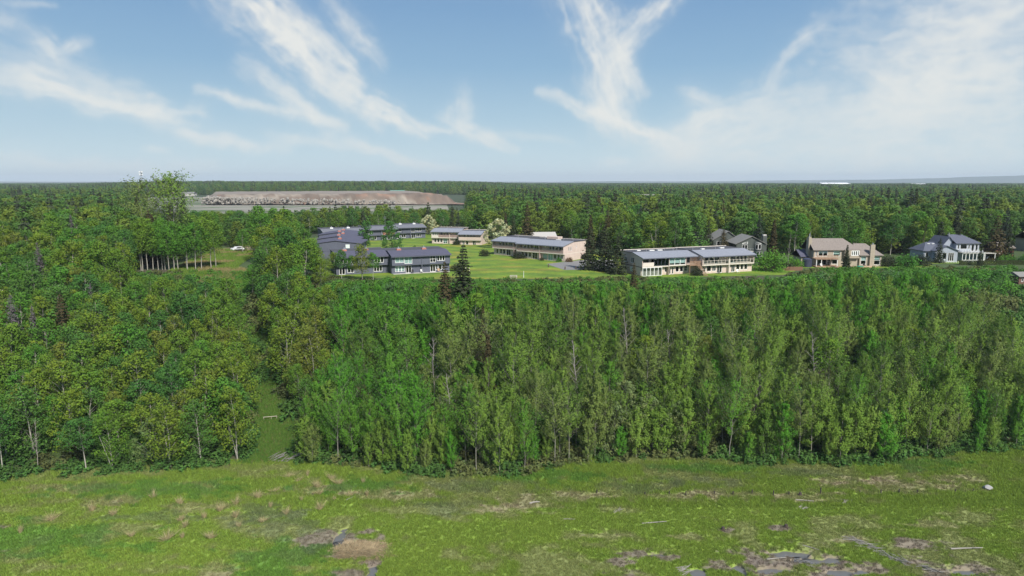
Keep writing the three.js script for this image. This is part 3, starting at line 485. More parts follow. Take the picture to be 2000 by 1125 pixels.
// tan terrace at the bluff edge with the glazed sunroom and the wooden stair
{
  const b = thing('apartment_building', 'tan two-storey terrace at the bluff edge with glazed sunroom and wooden outside stair', 'building', [35.0, PLATEAU, -184.5], turnOf(13.9, -5.2), 'two-storey terraces round the lawn');
  section(b, { x: 0, z: 0, w: 17.6, d: 11.5, wall: MT.tan, band: MT.cream, roof: MT.roofBlue, gs: 0.9, us: 1.5, belt: MT.dark,
    ground: [W(7.6, 8.7, 0.7, 2.1), W(9.0, 9.6, 0.08, 2.15, { door: 1 }), W(9.9, 10.5, 0.08, 2.15, { door: 1 }), W(11.1, 12.2, 0.6, 2.15), W(12.5, 13.6, 0.6, 2.15), W(13.9, 15.0, 0.7, 2.2, { rows: 2 })],
    upper: [W(0.5, 3.0, 3.1, 4.7), W(3.6, 8.2, 2.75, 4.8, { cols: 3, glass: MT.greenPane }), W(15.0, 16.2, 2.9, 4.6)],
    left: [W(4.4, 6.2, 3.15, 4.6, { cols: 2 }), W(8.2, 9.6, 3.1, 4.5, { cols: 2 }), W(4.2, 6.4, 0.7, 2.1, { cols: 2, blind: 1 }), W(8.6, 9.0, 1.2, 1.9)],
    rail: [[0.2, 3.6, 'panel']], railMat: MT.cream, capMat: MT.cream, globes: [3.9, 7.2, 10.2, 13.2], pipes: [[2.4, 7, 0.5], [5.0, 6.4, 0.7], [13.2, 5.6, 0.7], [14.8, 6.2, 0.8], [11.6, 7.5, 0.5]], skylights: [[3, 8, 1.2], [6.5, 7, 1.6], [9, 6.8, 1.6]] });
  // glazed sunroom on the ground storey and the bay of tall windows above
  windowAt(b, [0.12, 6.2, 0.02, 2.33, { cols: 5, f: 0.12, mull: 0.07, frame: MT.white }], -0.02);
  const sr = mesh('sunroom_side', span(6.1, 6.2, 0, 2.34, -0.88, -0.08), MT.cream, b); sr.position.y = 0.002;
  windowAt(b, [3.7, 8.3, 2.66, 4.72, { cols: 4, f: 0.07, mull: 0.03, glass: MT.greenPane, frame: MT.slateTrim }], -0.1);
  windowAt(b, [8.4, 13.6, 2.7, 4.72, { cols: 3, f: 0.08, mull: 0.07, blind: 0.78 }], 0.0);
  mesh('bay_sill', span(8.3, 13.7, 2.45, 2.66, 0.005, 0.1), MT.cream, b);
  mesh('party_wall', span(8.28, 8.42, 0, 4.95, -1.45, 0.14), MT.tan, b); mesh('party_wall', span(13.62, 13.76, 2.62, 4.95, -1.4, 0.05), MT.tan, b);
  mesh('deck_floor', span(13.8, 17.5, 2.5, 2.66, 0.006, 1.8), MT.wood, b);
  for (let q = 13.85; q < 17.4; q += 0.24) mesh('rail_slat', span(q, q + 0.14, 2.7, 3.6, 1.72, 1.76), MT.wood, b);
  mesh('handrail', span(13.8, 17.5, 3.6, 3.68, 1.68, 1.8), MT.wood, b);
  for (const q of [13.9, 17.3]) mesh('deck_post', span(q - 0.07, q + 0.07, -0.2, 2.5, 1.6, 1.74), MT.wood, b);
  for (let i = 0; i < 13; i++) mesh('stair_tread', span(16.3, 17.3, 2.4 - i * 0.2, 2.46 - i * 0.2, 1.82 + i * 0.27, 2.12 + i * 0.27), MT.wood, b);
  for (const q of [16.25, 17.35]) { mesh('stair_stringer', bar([q, 2.5, 1.7], [q, -0.15, 5.35], 0.1, 0.1, 4), MT.wood, b); mesh('stair_rail', bar([q, 3.5, 1.75], [q, 0.9, 5.35], 0.045, 0.045, 4), MT.wood, b); }
  section(b, { x: 17.7, z: 2.1, w: 17.4, d: 13, wall: MT.tan, band: MT.cream, roof: MT.roofBlue, gs: 0.9, us: 1.2, party: [8.9], rise: 1.15,
    ground: [W(0.7, 1.8, 0.6, 2.2, { cols: 2 }), W(2.1, 3.6, 0.6, 2.2), W(3.9, 5.2, 0.6, 2.2, { cols: 2 }), W(5.5, 7.2, 0.06, 2.25, { cols: 2, door: 1 }), W(10.3, 11.6, 0.06, 2.25, { cols: 2, door: 1 }), W(12.0, 13.2, 0.6, 2.2), W(13.5, 14.5, 0.6, 2.2), W(14.8, 15.9, 0.6, 2.2)],
    upper: [W(0.6, 1.2, 2.8, 4.6), W(1.6, 2.9, 3.1, 4.7), W(3.2, 4.6, 3.1, 4.7), W(4.9, 6.4, 2.7, 4.7, { cols: 2, door: 1 }), W(10.3, 11.8, 2.7, 4.7, { cols: 2, door: 1 }), W(12.2, 13.2, 3.1, 4.7), W(13.5, 14.5, 3.1, 4.7), W(14.8, 15.8, 3.1, 4.7)],
    left: [W(1.0, 1.7, 4.1, 4.6)], belt: MT.tan, rail: [[0.3, 8.7, 'post'], [9.1, 17.2, 'post']], partyMat: MT.cream, globes: [3.2, 7.3, 11.2, 15], pipes: [[1.2, 6.5, 0.7], [8.8, 6.4, 0.5], [13, 8, 0.8]], skylights: [[4, 6.2, 1.1], [11, 7, 1.4]] });
}
// tan terrace in the middle of the lawn
{
  const b = thing('apartment_building', 'tan and pink two-storey terrace with slatted balconies beside the asphalt pad', 'building', [1.5, PLATEAU, -230.0], turnOf(0.79, 0.61), 'two-storey terraces round the lawn');
  section(b, { x: 0, z: 0, w: 18.7, d: 13.5, wall: MT.tan, band: MT.cream, roof: MT.roofBlue, gs: 0.9, us: 1.1, party: [9.4], partyMat: MT.pink, upperMat: MT.tan, rise: 1.1, rd: 5.5,
    ground: [W(1.2, 2.3, 0.6, 2.2), W(2.8, 3.9, 0.6, 2.2), W(4.3, 5.4, 0.6, 2.2), W(5.9, 7.9, 0.06, 2.25, { cols: 2, door: 1 }), W(10.0, 11.8, 0.1, 2.1, { frame: MT.cream, blind: 0.9 }), W(12.2, 14.0, 0.06, 2.25, { cols: 2, door: 1, blind: 1 }), W(14.3, 15.4, 0.6, 2.2), W(15.8, 16.7, 0.6, 2.2), W(17.1, 18.0, 0.6, 2.2, { cols: 2 })],
    upper: [W(0.7, 1.4, 3.4, 4.6, { frame: MT.tan }), W(2.0, 3.2, 3.3, 4.7), W(3.5, 4.6, 3.3, 4.7), W(4.9, 6.1, 3.3, 4.7), W(6.5, 8.2, 2.75, 4.7, { cols: 2, door: 1 }), W(12.4, 13.3, 3.3, 4.7), W(13.6, 14.5, 3.3, 4.7), W(14.8, 15.9, 3.3, 4.7), W(16.2, 18.3, 3.3, 4.7, { cols: 2 })],
    right: [W(3.0, 3.6, 3.2, 4.6), W(4.2, 4.8, 3.2, 4.6), W(7.6, 7.95, 3.9, 4.7)], belt: MT.cream, rail: [[0.25, 9.2, 'slat'], [9.6, 18.5, 'slat']], railMat: MT.pink, globes: [3.5, 7.5, 11.8, 16], pipes: [[7, 6.6, 1.0], [13.5, 8, 0.8], [16.5, 9, 0.6]], skylights: [[11, 7, 1.6]] });
  section(b, { x: -13.2, z: -3.4, w: 13.1, d: 13, wall: MT.tan, band: MT.cream, roof: MT.roofBlue, gs: 0.9, us: 1.1, party: [9.4], partyMat: MT.pink, upperMat: MT.tan,
    ground: [W(1.0, 1.9, 0.5, 2.2), W(2.6, 3.6, 0.5, 2.2), W(4.0, 5.0, 0.5, 2.2), W(5.6, 7.4, 0.06, 2.25, { cols: 2, door: 1 }), W(11.8, 12.7, 0.06, 2.2, { door: 1 })],
    upper: [W(2.0, 3.0, 3.4, 4.7), W(3.5, 4.4, 3.4, 4.7), W(4.9, 5.8, 3.4, 4.7), W(6.4, 8.0, 3.3, 4.7, { cols: 2 }), W(11.5, 12.6, 3.0, 4.7)],
    rail: [[0.25, 9.2, 'slat'], [9.6, 12.9, 'slat']], railMat: MT.pink, globes: [3.7, 7.4, 11], pipes: [[6, 7, 0.7]] });
  mesh('stair_tower', span(5.5, 10.0, 5.9, 6.9, -12.5, -9.8), MT.tan, b);
}
// tan terrace behind it
{
  const b = thing('apartment_building', 'tan two-storey terrace between the two cream flowering trees', 'building', [-33.2, PLATEAU, -284.6], turnOf(0.98, 0.2), 'two-storey terraces round the lawn');
  section(b, { x: 0, z: 0, w: 12.3, d: 12, wall: MT.tan, band: MT.cream, roof: MT.roofBlue, gs: 0.8, us: 1.0, party: [7.8],
    ground: [W(0.9, 1.9, 0.5, 2.2), W(2.2, 3.2, 0.5, 2.2), W(3.5, 4.5, 0.5, 2.2), W(4.8, 6.6, 0.06, 2.25, { cols: 2, door: 1, blind: 0.8 }), W(10.0, 11.9, 0.06, 2.25, { cols: 2, door: 1 })],
    upper: [W(3.5, 4.6, 3.3, 4.7), W(5.0, 5.7, 3.3, 4.7), W(6.1, 6.8, 3.3, 4.7), W(10.0, 11.4, 2.8, 4.7, { cols: 2, blind: 1 })],
    rail: [[3.0, 7.7, 'slat'], [7.9, 12.1, 'slat']], railMat: MT.pink, globes: [5.7, 8.9], pipes: [[5, 6.5, 0.8], [10, 6.5, 0.5]] });
  panel(b, 'enclosed_porch', rect(0.21, 3.0, 2.64, 4.95), [[0.5, 1.1, 3.4, 4.6], [1.35, 1.95, 3.4, 4.6], [2.2, 2.8, 3.4, 4.6]], 0.12, MT.cream, [0, 0, -0.07, 0]);
  for (const q of [0.5, 1.35, 2.2]) windowAt(b, [q, q + 0.6, 3.4, 4.6, { f: 0.06 }], -0.07);
  section(b, { x: 12.4, z: 2.8, y: -0.5, w: 9.4, d: 12, wall: MT.tan, band: MT.cream, roof: MT.roofBlue, gs: 0.8, us: 1.0, eave: 4.75,
    ground: [W(1.3, 2.3, 0.4, 2.2, { cols: 2 }), W(2.8, 3.9, 0.5, 2.2), W(5.6, 7.0, 0.06, 2.25, { cols: 2, door: 1 })], upper: [W(1.8, 2.7, 3.3, 4.5), W(3.1, 4.1, 3.3, 4.5), W(4.5, 5.4, 3.3, 4.5), W(5.8, 6.5, 2.8, 4.5, { door: 1 })],
    rail: [[0.25, 9.2, 'panel']], railMat: MT.tan, capMat: MT.cream, globes: [3.4], pipes: [[3, 6.5, 0.7], [7, 6.8, 1.2]] });
}
// slate terrace at the bluff edge
{
  const b = thing('apartment_building', 'slate grey two-storey terrace with white window frames at the bluff edge', 'building', [-33.2, PLATEAU, -189.4], turnOf(15.2, -6.1), 'two-storey terraces round the lawn');
  const common = { wall: MT.slate, roof: MT.roofDark, gs: 0.8, us: 0.12, d: 12, belt: MT.slateTrim, edge: MT.slateTrim };
  section(b, { ...common, x: 0, z: 0.7, w: 16.6,
    ground: [W(1.0, 3.7, 0.55, 2.15, { cols: 3, mull: 0.09, blind: 0.9 }), W(4.0, 5.6, 0.06, 2.2, { cols: 2, door: 1 }), W(11.0, 12.5, 0.06, 2.2, { cols: 2, door: 1 }), W(12.6, 13.2, 0.55, 2.15), W(13.4, 14.4, 0.5, 2.15), W(14.6, 15.2, 0.55, 2.15)],
    upper: [W(0.9, 3.4, 3.1, 4.7, { cols: 2, blind: 1 }), W(3.5, 5.7, 2.75, 4.7, { cols: 2, blind: 1 }), W(10.8, 12.4, 2.85, 4.75, { cols: 2, rows: 2 }), W(12.8, 15.1, 3.2, 4.65, { cols: 3, mull: 0.09 })], party: [8.4], partyMat: MT.slate, chimneys: [3.1, 10.4], rd: 5, left: [] });
  section(b, { ...common, x: -14.5, z: -2.6, w: 14.4,
    ground: [W(0.8, 2.4, 0.06, 2.2, { cols: 2, door: 1 }), W(3.0, 4.8, 0.5, 2.1, { cols: 2 }), W(10.2, 12.6, 0.5, 2.15, { cols: 3 })], upper: [W(0.8, 3.0, 3.1, 4.7, { cols: 2 }), W(4.0, 6.0, 2.9, 4.7, { cols: 2 }), W(10.3, 12.9, 3.0, 4.6, { cols: 3, mull: 0.09 })], chimneys: [3, 9], party: [7.2], partyMat: MT.slate });
  mesh('patio', span(0.3, 16.4, -0.1, 0.06, -0.3, 1.4), MT.concrete, b);
}
// slate terrace end-on, roofs stepping back
{
  const b = thing('apartment_building', 'slate grey terrace turned end-on behind the others, with stepped roofs and brick-red chimneys', 'building', [-50.6, PLATEAU, -229], Math.PI / 2 + 0.06, 'two-storey terraces round the lawn');
  const common = { wall: MT.slate, roof: MT.roofDark, gs: 0.4, us: 0.12, d: 14.6, back: 'gable', rise: 0.9, belt: MT.slateTrim };
  for (let i = 0; i < 3; i++) section(b, { ...common, x: 15.4 * i + 0.05, z: -2.6 * i, w: 15.2, y: 0.28 * i, rd: 7,
    ground: [W(2, 3.8, 0.06, 2.2, { cols: 2, door: 1 }), W(10, 12, 0.5, 2.15, { cols: 2 })], upper: [W(2, 4, 3.1, 4.6, { cols: 2 }), W(10, 12, 3.1, 4.6, { cols: 2 })], chimneys: i ? [3, 11] : [6], left: i ? [] : [W(3.2, 4.6, 3.3, 4.7, { cols: 1, blind: 1, f: 0.12 })] });
}
// slate terrace at the far end of the lawn
{
  const b = thing('apartment_building', 'slate grey terrace at the far end of the lawn, behind the round shade tree', 'building', [-52.0, PLATEAU, -307.6], turnOf(12.8, -6.2), 'two-storey terraces round the lawn');
  const common = { wall: MT.slate, roof: roofMat(0.16, 0.165, 0.19), gs: 0.8, us: 0.5, d: 12, chimMat: MT.white, edge: MT.slateTrim };
  const gr = [W(1.2, 2.4, 0.06, 2.2, { door: 1 }), W(3.2, 5.2, 0.5, 2.1, { cols: 2 }), W(7.8, 9.6, 0.06, 2.2, { cols: 2, door: 1 }), W(10.0, 12.4, 0.5, 2.15, { cols: 3 })], up = [W(1.0, 3.0, 3.1, 4.7, { cols: 2 }), W(7.6, 9.4, 2.8, 4.7, { cols: 2 }), W(9.9, 12.4, 3.1, 4.6, { cols: 3 })];
  section(b, { ...common, x: 0, z: 0, w: 14.4, ground: gr, upper: up, rail: [[3.4, 7, 'panel']], railMat: MT.slate, chimneys: [4, 10.5], party: [7.2] });
  section(b, { ...common, x: -14.5, z: 4.2, y: -0.2, w: 14.4, ground: gr, upper: up, rail: [[8.0, 13, 'panel']], railMat: MT.brick, chimneys: [12], party: [7.2] });
  section(b, { ...common, x: -33.0, z: 8.8, y: -0.4, w: 18.4, ground: gr, upper: [W(6, 8, 3.2, 4.6), W(12.0, 13.4, 3.0, 4.7), W(14.6, 17.2, 3.0, 4.6, { cols: 3, mull: 0.09 })], chimneys: [4.5, 11.5], party: [10] });
  mesh('antenna_mast', [bar([-3.0, 6.5, -5], [-3.0, 10.4, -5], 0.05, 0.03), bar([-3.7, 9.6, -5], [-2.3, 9.6, -5], 0.025), bar([-3.5, 8.9, -5], [-2.5, 8.9, -5], 0.025), bar([-3.4, 9.2, -5.3], [-2.6, 9.2, -4.7], 0.02)], MT.metal, b);
}
// generic pitched house pieces: gable end faces +z
function gableBlock(b, x0, x1, z0, z1, eave, peak, px, wall, roof, holes = [], sideHoles = []) {
  const out = [[x0, -0.3], [x1, -0.3], [x1, eave], [px, peak], [x0, eave]];
  panel(b, 'gable_wall', out, holes, 0.18, wall, [0, 0, z1 - 0.09, 0]); for (const q of holes) if (!Array.isArray(q[0])) windowAt(b, q, z1 - 0.09);
  panel(b, 'gable_wall', out, [], 0.18, wall, [0, 0, z0 + 0.09, 0]);
  for (const [x, key] of [[x0, 0], [x1 - 0.18, 1]]) {
    const s = new THREE.Shape(rect(-z1 + 0.18, -z0 - 0.18, -0.3, eave).map(([q, y]) => new THREE.Vector2(q, y))); const hs = key === 0 ? sideHoles : [];
    for (const [a, c, y0, y1] of hs) s.holes.push(new THREE.Path([[a, y0], [a, y1], [c, y1], [c, y0]].map(([q, y]) => new THREE.Vector2(q, y))));
    mesh('side_wall', new THREE.ExtrudeGeometry(s, { depth: 0.18, bevelEnabled: false }).rotateY(Math.PI / 2).translate(x, 0, 0), wall, b); for (const q of hs) windowAt(b, q, 0, [x + 0.09, 0, Math.PI / 2]);
  }
  const oh = 0.45;
  for (const [a, sgn] of [[x0, -1], [x1, 1]]) {
    const k = (peak - eave) / Math.abs(px - a), ex = a + sgn * oh, ey = eave - k * oh;
    const s = new THREE.Shape([[ex, ey + 0.02], [px, peak + 0.02], [px, peak + 0.2], [ex, ey + 0.18]].map(([x, y]) => new THREE.Vector2(x, y)));
    mesh('roof', new THREE.ExtrudeGeometry(s, { depth: z1 - z0 + 0.8, bevelEnabled: false }).translate(0, 0, z0 - 0.4), roof, b);
  }
}
// ridge runs along x; front slope faces +z
function ridgeBlock(b, x0, x1, z0, z1, eave, peak, wall, roof, holes = [], left = [], hip = 0) {
  panel(b, 'front_wall', rect(x0, x1, -0.3, eave), holes, 0.18, wall, [0, 0, z1 - 0.09, 0]); for (const q of holes) windowAt(b, q, z1 - 0.09);
  panel(b, 'back_wall', rect(x0, x1, -0.3, eave), [], 0.18, wall, [0, 0, z0 + 0.09, 0]);
  const mz = (z0 + z1) / 2, prof = [[-z1 + 0.18, -0.3], [-z0 - 0.18, -0.3], [-z0 - 0.18, eave], ...(hip ? [] : [[-mz, peak]]), [-z1 + 0.18, eave]];
  for (const [x, key] of [[x0, 0], [x1 - 0.18, 1]]) {
    const s = new THREE.Shape(prof.map(([q, y]) => new THREE.Vector2(q, y))), hs = key === 0 ? left : [];
    for (const [a, c, y0, y1] of hs) s.holes.push(new THREE.Path([[a, y0], [a, y1], [c, y1], [c, y0]].map(([q, y]) => new THREE.Vector2(q, y))));
    mesh('side_wall', new THREE.ExtrudeGeometry(s, { depth: 0.18, bevelEnabled: false }).rotateY(Math.PI / 2).translate(x, 0, 0), wall, b); for (const q of hs) windowAt(b, q, 0, [x + 0.09, 0, Math.PI / 2]);
  }
  const oh = 0.5, k = (peak - eave) / ((z1 - z0) / 2), a = x0 - 0.4, c = x1 + 0.4, ey = eave - k * oh + 0.04, th = 0.16, hl = hip & 1 ? 3 : 0, hr = hip & 2 ? 3.6 : 0;
  const P = [[a, ey, z1 + oh], [c, ey, z1 + oh], [c, ey, z0 - oh], [a, ey, z0 - oh], [a + hl, peak + 0.04, mz], [c - hr, peak + 0.04, mz]], up = P.map(([x, y, z]) => [x, y + th, z]);
  const faces = [], quad = (p, q, r, s) => faces.push(p, q, r, p, r, s), tri = (p, q, r) => faces.push(p, q, r);
  for (const [V, f] of [[up, 0], [P, 1]]) { const F = [[0, 1, 5, 4], [2, 3, 4, 5]]; for (const [i, j, l, m] of F) f ? quad(V[m], V[l], V[j], V[i]) : quad(V[i], V[j], V[l], V[m]); if (f) { tri(V[4], V[0], V[3]); tri(V[5], V[2], V[1]); } else { tri(V[4], V[3], V[0]); tri(V[5], V[1], V[2]); } }
  for (const [i, j] of [[0, 1], [1, 2], [2, 3], [3, 0]]) quad(P[i], P[j], up[j], up[i]);
  const g = new THREE.BufferGeometry(); g.setAttribute('position', new THREE.Float32BufferAttribute(faces.flat(), 3)); g.setAttribute('uv', new THREE.Float32BufferAttribute(faces.flatMap(([x, y, z]) => [x, z * 1.1]), 2)); g.computeVertexNormals();
  mesh('roof', g, roof, b);
}
// dark green-grey house behind the tan terrace
{
  const b = thing('house', 'dark grey gabled house with white trimmed windows and a square chimney, behind the tan terrace', 'house', [74.3, PLATEAU, -228.5], turnOf(1, 0.02));
  gableBlock(b, 0, 9.6, -11, 0, 4.9, 7.3, 5.0, MT.charcoal, MT.roofGrey, [W(1.9, 3.7, 2.7, 4.6, { cols: 2 }), W(6.3, 8.2, 3.1, 4.7, { cols: 2, mull: 0.09 }), W(6.0, 8.6, 0.7, 2.3, { cols: 3, rows: 2 }), W(1.6, 4.2, 0.4, 2.3, { cols: 2 }), [[1.9, 4.85], [3.7, 4.85], [3.7, 5.6], [1.9, 5.1]], [[6.3, 4.85], [8.2, 4.85], [8.2, 5.1], [6.3, 5.6]]]);
  for (const [a, c, m] of [[1.9, 3.7, 1], [6.3, 8.2, -1]]) { const y0 = 4.85, s = m > 0 ? [[a, y0], [c, y0], [c, y0 + 0.75], [a, y0 + 0.25]] : [[a, y0], [c, y0], [c, y0 + 0.25], [a, y0 + 0.75]]; const q = s.map(([x, y], i) => [x + (i === 0 || i === 3 ? 0.13 : -0.13), y + (i < 2 ? 0.1 : -0.12)]), w = panel(b, 'window', s, [q], 0.12, MT.white, [0, 0, -0.04, 0]); panel(w, 'pane', q, [], 0.03, MT.pane, [0, 0, 0, 0]); }
  gableBlock(b, -4.6, 4.4, -22, -11.3, 5.3, 8.2, 0.4, MT.charcoal, MT.roofGrey, [W(-3.4, -2.2, 3.2, 4.8, { cols: 1 })]);
  const c = mesh('chimney', span(9.65, 11.0, 0, 7.3, -4.5, -3), MT.charcoal, b); mesh('chimney_cap', span(9.8, 10.85, 7.3, 7.75, -4.3, -3.2), MT.concrete, c);
  mesh('balcony_floor', span(0.4, 5.2, 2.4, 2.58, 0.01, 1.8), MT.concrete, b);
  for (let q = 0.45; q < 5.2; q += 0.9) mesh('rail_post', span(q, q + 0.07, 2.58, 3.5, 1.7, 1.77), MT.metal, b); mesh('handrail', span(0.4, 5.2, 3.5, 3.56, 1.7, 1.78), MT.metal, b);
}
// beige house with the timber decks
{
  const b = thing('house', 'beige house with brown shingle roof, two chimneys and orange timber decks', 'house', [90.9, PLATEAU, -207.5], 0);
  ridgeBlock(b, 0, 13.6, -8.6, 0, 5.1, 7.9, MT.beige, MT.roofBrown, [W(0.5, 0.95, 2.9, 4.7), W(1.4, 4.2, 3.0, 4.7, { cols: 2, blind: 0.45 }), W(5.9, 8.0, 3.1, 4.7, { blind: 0.7 }), W(1.3, 4.0, 0.4, 2.1, { cols: 1 }), W(4.2, 5.2, 0.06, 2.1, { door: 1, rows: 3 }), W(5.6, 7.4, 0.6, 2.1), W(9.0, 10.6, 1.0, 2.0, { cols: 2 })], [], 2);
  panel(b, 'upper_bay', rect(8.9, 13.4, 2.5, 4.95), [[10.9, 13.3, 3.3, 4.8]], 0.12, MT.beige, [0, 0, 0.84, 0]); mesh('bay_side', span(8.9, 9.02, 2.5, 4.95, 0.005, 0.775), MT.beige, b); mesh('bay_side', span(13.28, 13.4, 2.5, 4.95, 0.605, 0.775), MT.beige, b); mesh('bay_floor', span(9.03, 13.27, 2.5, 2.62, 0.61, 0.775), MT.beige, b); mesh('bay_roof', span(8.85, 13.45, 4.96, 5.06, 0.01, 0.95), MT.roofBrown, b);
  windowAt(b, [10.9, 13.3, 3.3, 4.8, { cols: 4, mull: 0.12, f: 0.18 }], 0.86);
  ridgeBlock(b, 13.6, 20.2, -7.4, 0.6, 3.6, 6.4, MT.beige, MT.roofBrown, [W(14.0, 15.6, 0.6, 3.1, { blind: 0.55, rows: 2 }), W(18.0, 19.8, 0.5, 3.1, { blind: 0.4, rows: 2 })], [], 2);
  const c1 = mesh('chimney', span(16.4, 17.7, 0, 6.6, 0.605, 1.3), MT.beige, b); mesh('chimney_cap', bar([17.05, 6.6, 1], [17.05, 7.1, 1], 0.2, 0.2, 8), MT.metal, c1);
  const c2 = mesh('chimney', [span(-0.9, -0.01, 0, 8.3, -3.6, -1.9), span(-0.8, -0.1, 8.3, 8.6, -3.4, -2.1)], MT.beige, b); mesh('chimney_cap', [bar([-0.4, 8.6, -2.8], [-0.4, 9.6, -2.8], 0.13, 0.13, 8), bar([-0.1, 8.4, -3.2], [-0.1, 9.9, -3.2], 0.07, 0.07, 6)], MT.metal, c2);
  ridgeBlock(b, -2.8, -0.95, -8.4, -2.2, 2.8, 4.4, MT.beige, MT.roofDark);
  // decks
  mesh('upper_deck', span(-0.6, 6.2, 2.35, 2.6, 0.01, 2.9), MT.wood, b);
  for (let q = -0.55; q < 6.1; q += 0.42) mesh('rail_slat', span(q, q + 0.1, 2.62, 3.45, 2.8, 2.85), MT.wood, b); mesh('handrail', span(-0.6, 6.2, 3.45, 3.54, 2.76, 2.88), MT.wood, b);
  for (const q of [-0.3, 1.2, 5.9]) mesh('deck_post', span(q, q + 0.16, 0.3, 2.35, 2.6, 2.76), MT.white, b);
  for (let q = 0; q < 8; q++) mesh('deck_board', span(-0.6, 6.8, 0.22, 0.32, 0.02 + q * 0.42, 0.4 + q * 0.42), MT.wood, b);
  mesh('deck_skirt', span(-0.6, 6.8, -0.2, 0.21, 3.2, 3.35), MT.woodPale, b);
  mesh('terrace_wall', span(10.2, 17.5, -0.2, 0.3, 1.5, 3.2), MT.woodPale, b);
}
// blue-grey house beyond the hedge
{
  const b = thing('house', 'pale blue-grey house with slate roofs and a glazed sunroom behind the clipped hedge', 'house', [127.5, PLATEAU, -220.5], 0);
  ridgeBlock(b, 4.2, 9.0, -7.5, 0, 3.5, 5.7, MT.bluegrey, MT.roofSlate, [W(4.9, 5.9, 1.2, 2.9)], [], 1);
  gableBlock(b, 6.6, 13.6, -7, 2.4, 3.6, 5.1, 9.9, MT.bluegrey, MT.roofSlate, [W(7.1, 8.5, 0.9, 3.0), W(8.8, 10.2, 0.9, 3.0), W(10.6, 12.5, 0.3, 3.0, { cols: 3 })]);
  ridgeBlock(b, 14.4, 21.8, -9, 0, 5.9, 8.1, MT.bluegrey, MT.roofSlate, [W(14.9, 15.5, 3.9, 5.5), W(15.8, 18.0, 3.9, 5.6, { cols: 1 }), W(18.3, 18.9, 3.9, 5.5), W(19.3, 20.3, 3.2, 5.6, { door: 1 }), W(20.6, 21.5, 3.2, 5.6, { door: 1 })], [], 2);
  gableBlock(b, 10.6, 15.4, -9.2, -1.5, 4.6, 7.6, 13.0, MT.bluegrey, MT.roofSlate);
  for (const q of [7.2, 8.6]) mesh('skylight', span(q - 0.4, q + 0.4, 5.35, 5.5, -3.4, -2.6), MT.white, b).rotation.x = 0;
  mesh('vent_pipe', bar([14.0, 6.8, -3.5], [14.0, 8.9, -3.5], 0.14, 0.14, 8), MT.metal, b);
  // sunroom with pergola
  windowAt(b, [15.0, 21.9, 0.6, 2.9, { cols: 6, f: 0.14, mull: 0.08 }], 2.6); mesh('sunroom_wall', span(15.0, 21.9, -0.2, 0.6, 2.5, 2.68), MT.bluegrey, b); mesh('sunroom_roof', span(14.9, 22.0, 2.92, 3.05, 0.01, 2.75), MT.concrete, b);
  windowAt(b, [0, 2.5, 0.6, 2.9, { cols: 2 }], 0, [21.95, 2.55, Math.PI / 2]); mesh('sunroom_side', span(21.85, 22.0, -0.2, 0.6, 0.01, 2.49), MT.bluegrey, b);
  for (let q = 15.2; q < 22; q += 1.05) mesh('pergola_beam', span(q, q + 0.12, 3.1, 3.25, 0.02, 3.4), MT.white, b);
  for (let q = 15; q < 22; q += 0.5) mesh('rail_slat', span(q, q + 0.08, 3.06, 3.9, 2.2, 2.24), MT.white, b);
  mesh('side_deck', span(22.1, 26.5, 2.6, 2.8, -5, 1.5), MT.concrete, b); for (const q of [23, 26.2]) mesh('deck_post', span(q, q + 0.15, -0.2, 2.6, 1.2, 1.35), MT.white, b);
  mesh('side_fence', span(23.2, 26.4, -0.2, 2.2, -2, -1.9), MT.bluegrey, b);
  for (let q = 7; q < 13; q += 0.5) mesh('terrace_rail_slat', span(q, q + 0.09, -0.2, 0.6, 4.6, 4.65), MT.white, b);
}
// small buildings further off
function hut(label, x, z, w, d, e, p, wall, roof, turn = 0, y) { const b = thing('house', label, 'house', [x, y ?? H(x, z), z], turn); ridgeBlock(b, 0, w, -d, 0, e, p, wall, roof, [W(w * 0.2, w * 0.35, e * 0.35, e * 0.75), W(w * 0.6, w * 0.8, e * 0.35, e * 0.75)]); return b; }
hut('dull red shed standing between conifer trunks past the blue-grey house', 163.5, -233, 6, 6, 3.2, 4.6, MT.red, MT.roofBrown);
hut('small brown hut on the upper bluff slope below the hedge', 139.5, -188.5, 4, 4, 2.4, 3.2, std(0.13, 0.07, 0.05), MT.roofGrey, 0.1);
hut('house with pale metal roof behind the middle tan terrace', 8, -262, 9, 8, 4.2, 5.9, MT.brick, std(0.42, 0.40, 0.37, 0.6), 0.15);
hut('yellowish roofed house half hidden in trees past the red shed', 188, -250, 12, 8, 5, 7, MT.beige, std(0.45, 0.38, 0.22, 0.8));
hut('white gabled house among birches beyond the terraces', 118, -640, 22, 14, 9, 14, MT.cream, MT.roofGrey, 0.2);
hut('pale house glimpsed through far birches', 190, -560, 14, 9, 8, 11, MT.white, MT.roofGrey, -0.2);
hut('low grey shed at the edge of the earthworks', -560, -1180, 22, 12, 5, 7, MT.concrete, MT.roofGrey);
hut('long grey shed beside the earthworks', -430, -1160, 34, 14, 5, 8, MT.bluegrey, MT.roofGrey);
hut('brown barn at the back of the earthworks', -330, -1150, 26, 12, 6, 9, MT.red, MT.roofBrown);
hut('green roofed hall at the back of the earthworks', -205, -1170, 24, 14, 6, 10, MT.concrete, std(0.12, 0.32, 0.26));
hut('small tan shed at the back of the earthworks', -270, -1165, 16, 10, 4, 6, MT.tan, MT.roofGrey);
{ const b = thing('warehouse', 'long white industrial hall far off on the plain', 'building', [1290, H(1290, -2900), -2900], 0.1); mesh('hall_wall', span(0, 120, 0, 17, -60, 0), MT.white, b); slab(b, 'roof', [[-1, 17], [30, 21], [61, 17], [61, 18], [30, 22.5], [-1, 18]], -1, 121, std(0.9, 0.9, 0.9, 0.5)); }
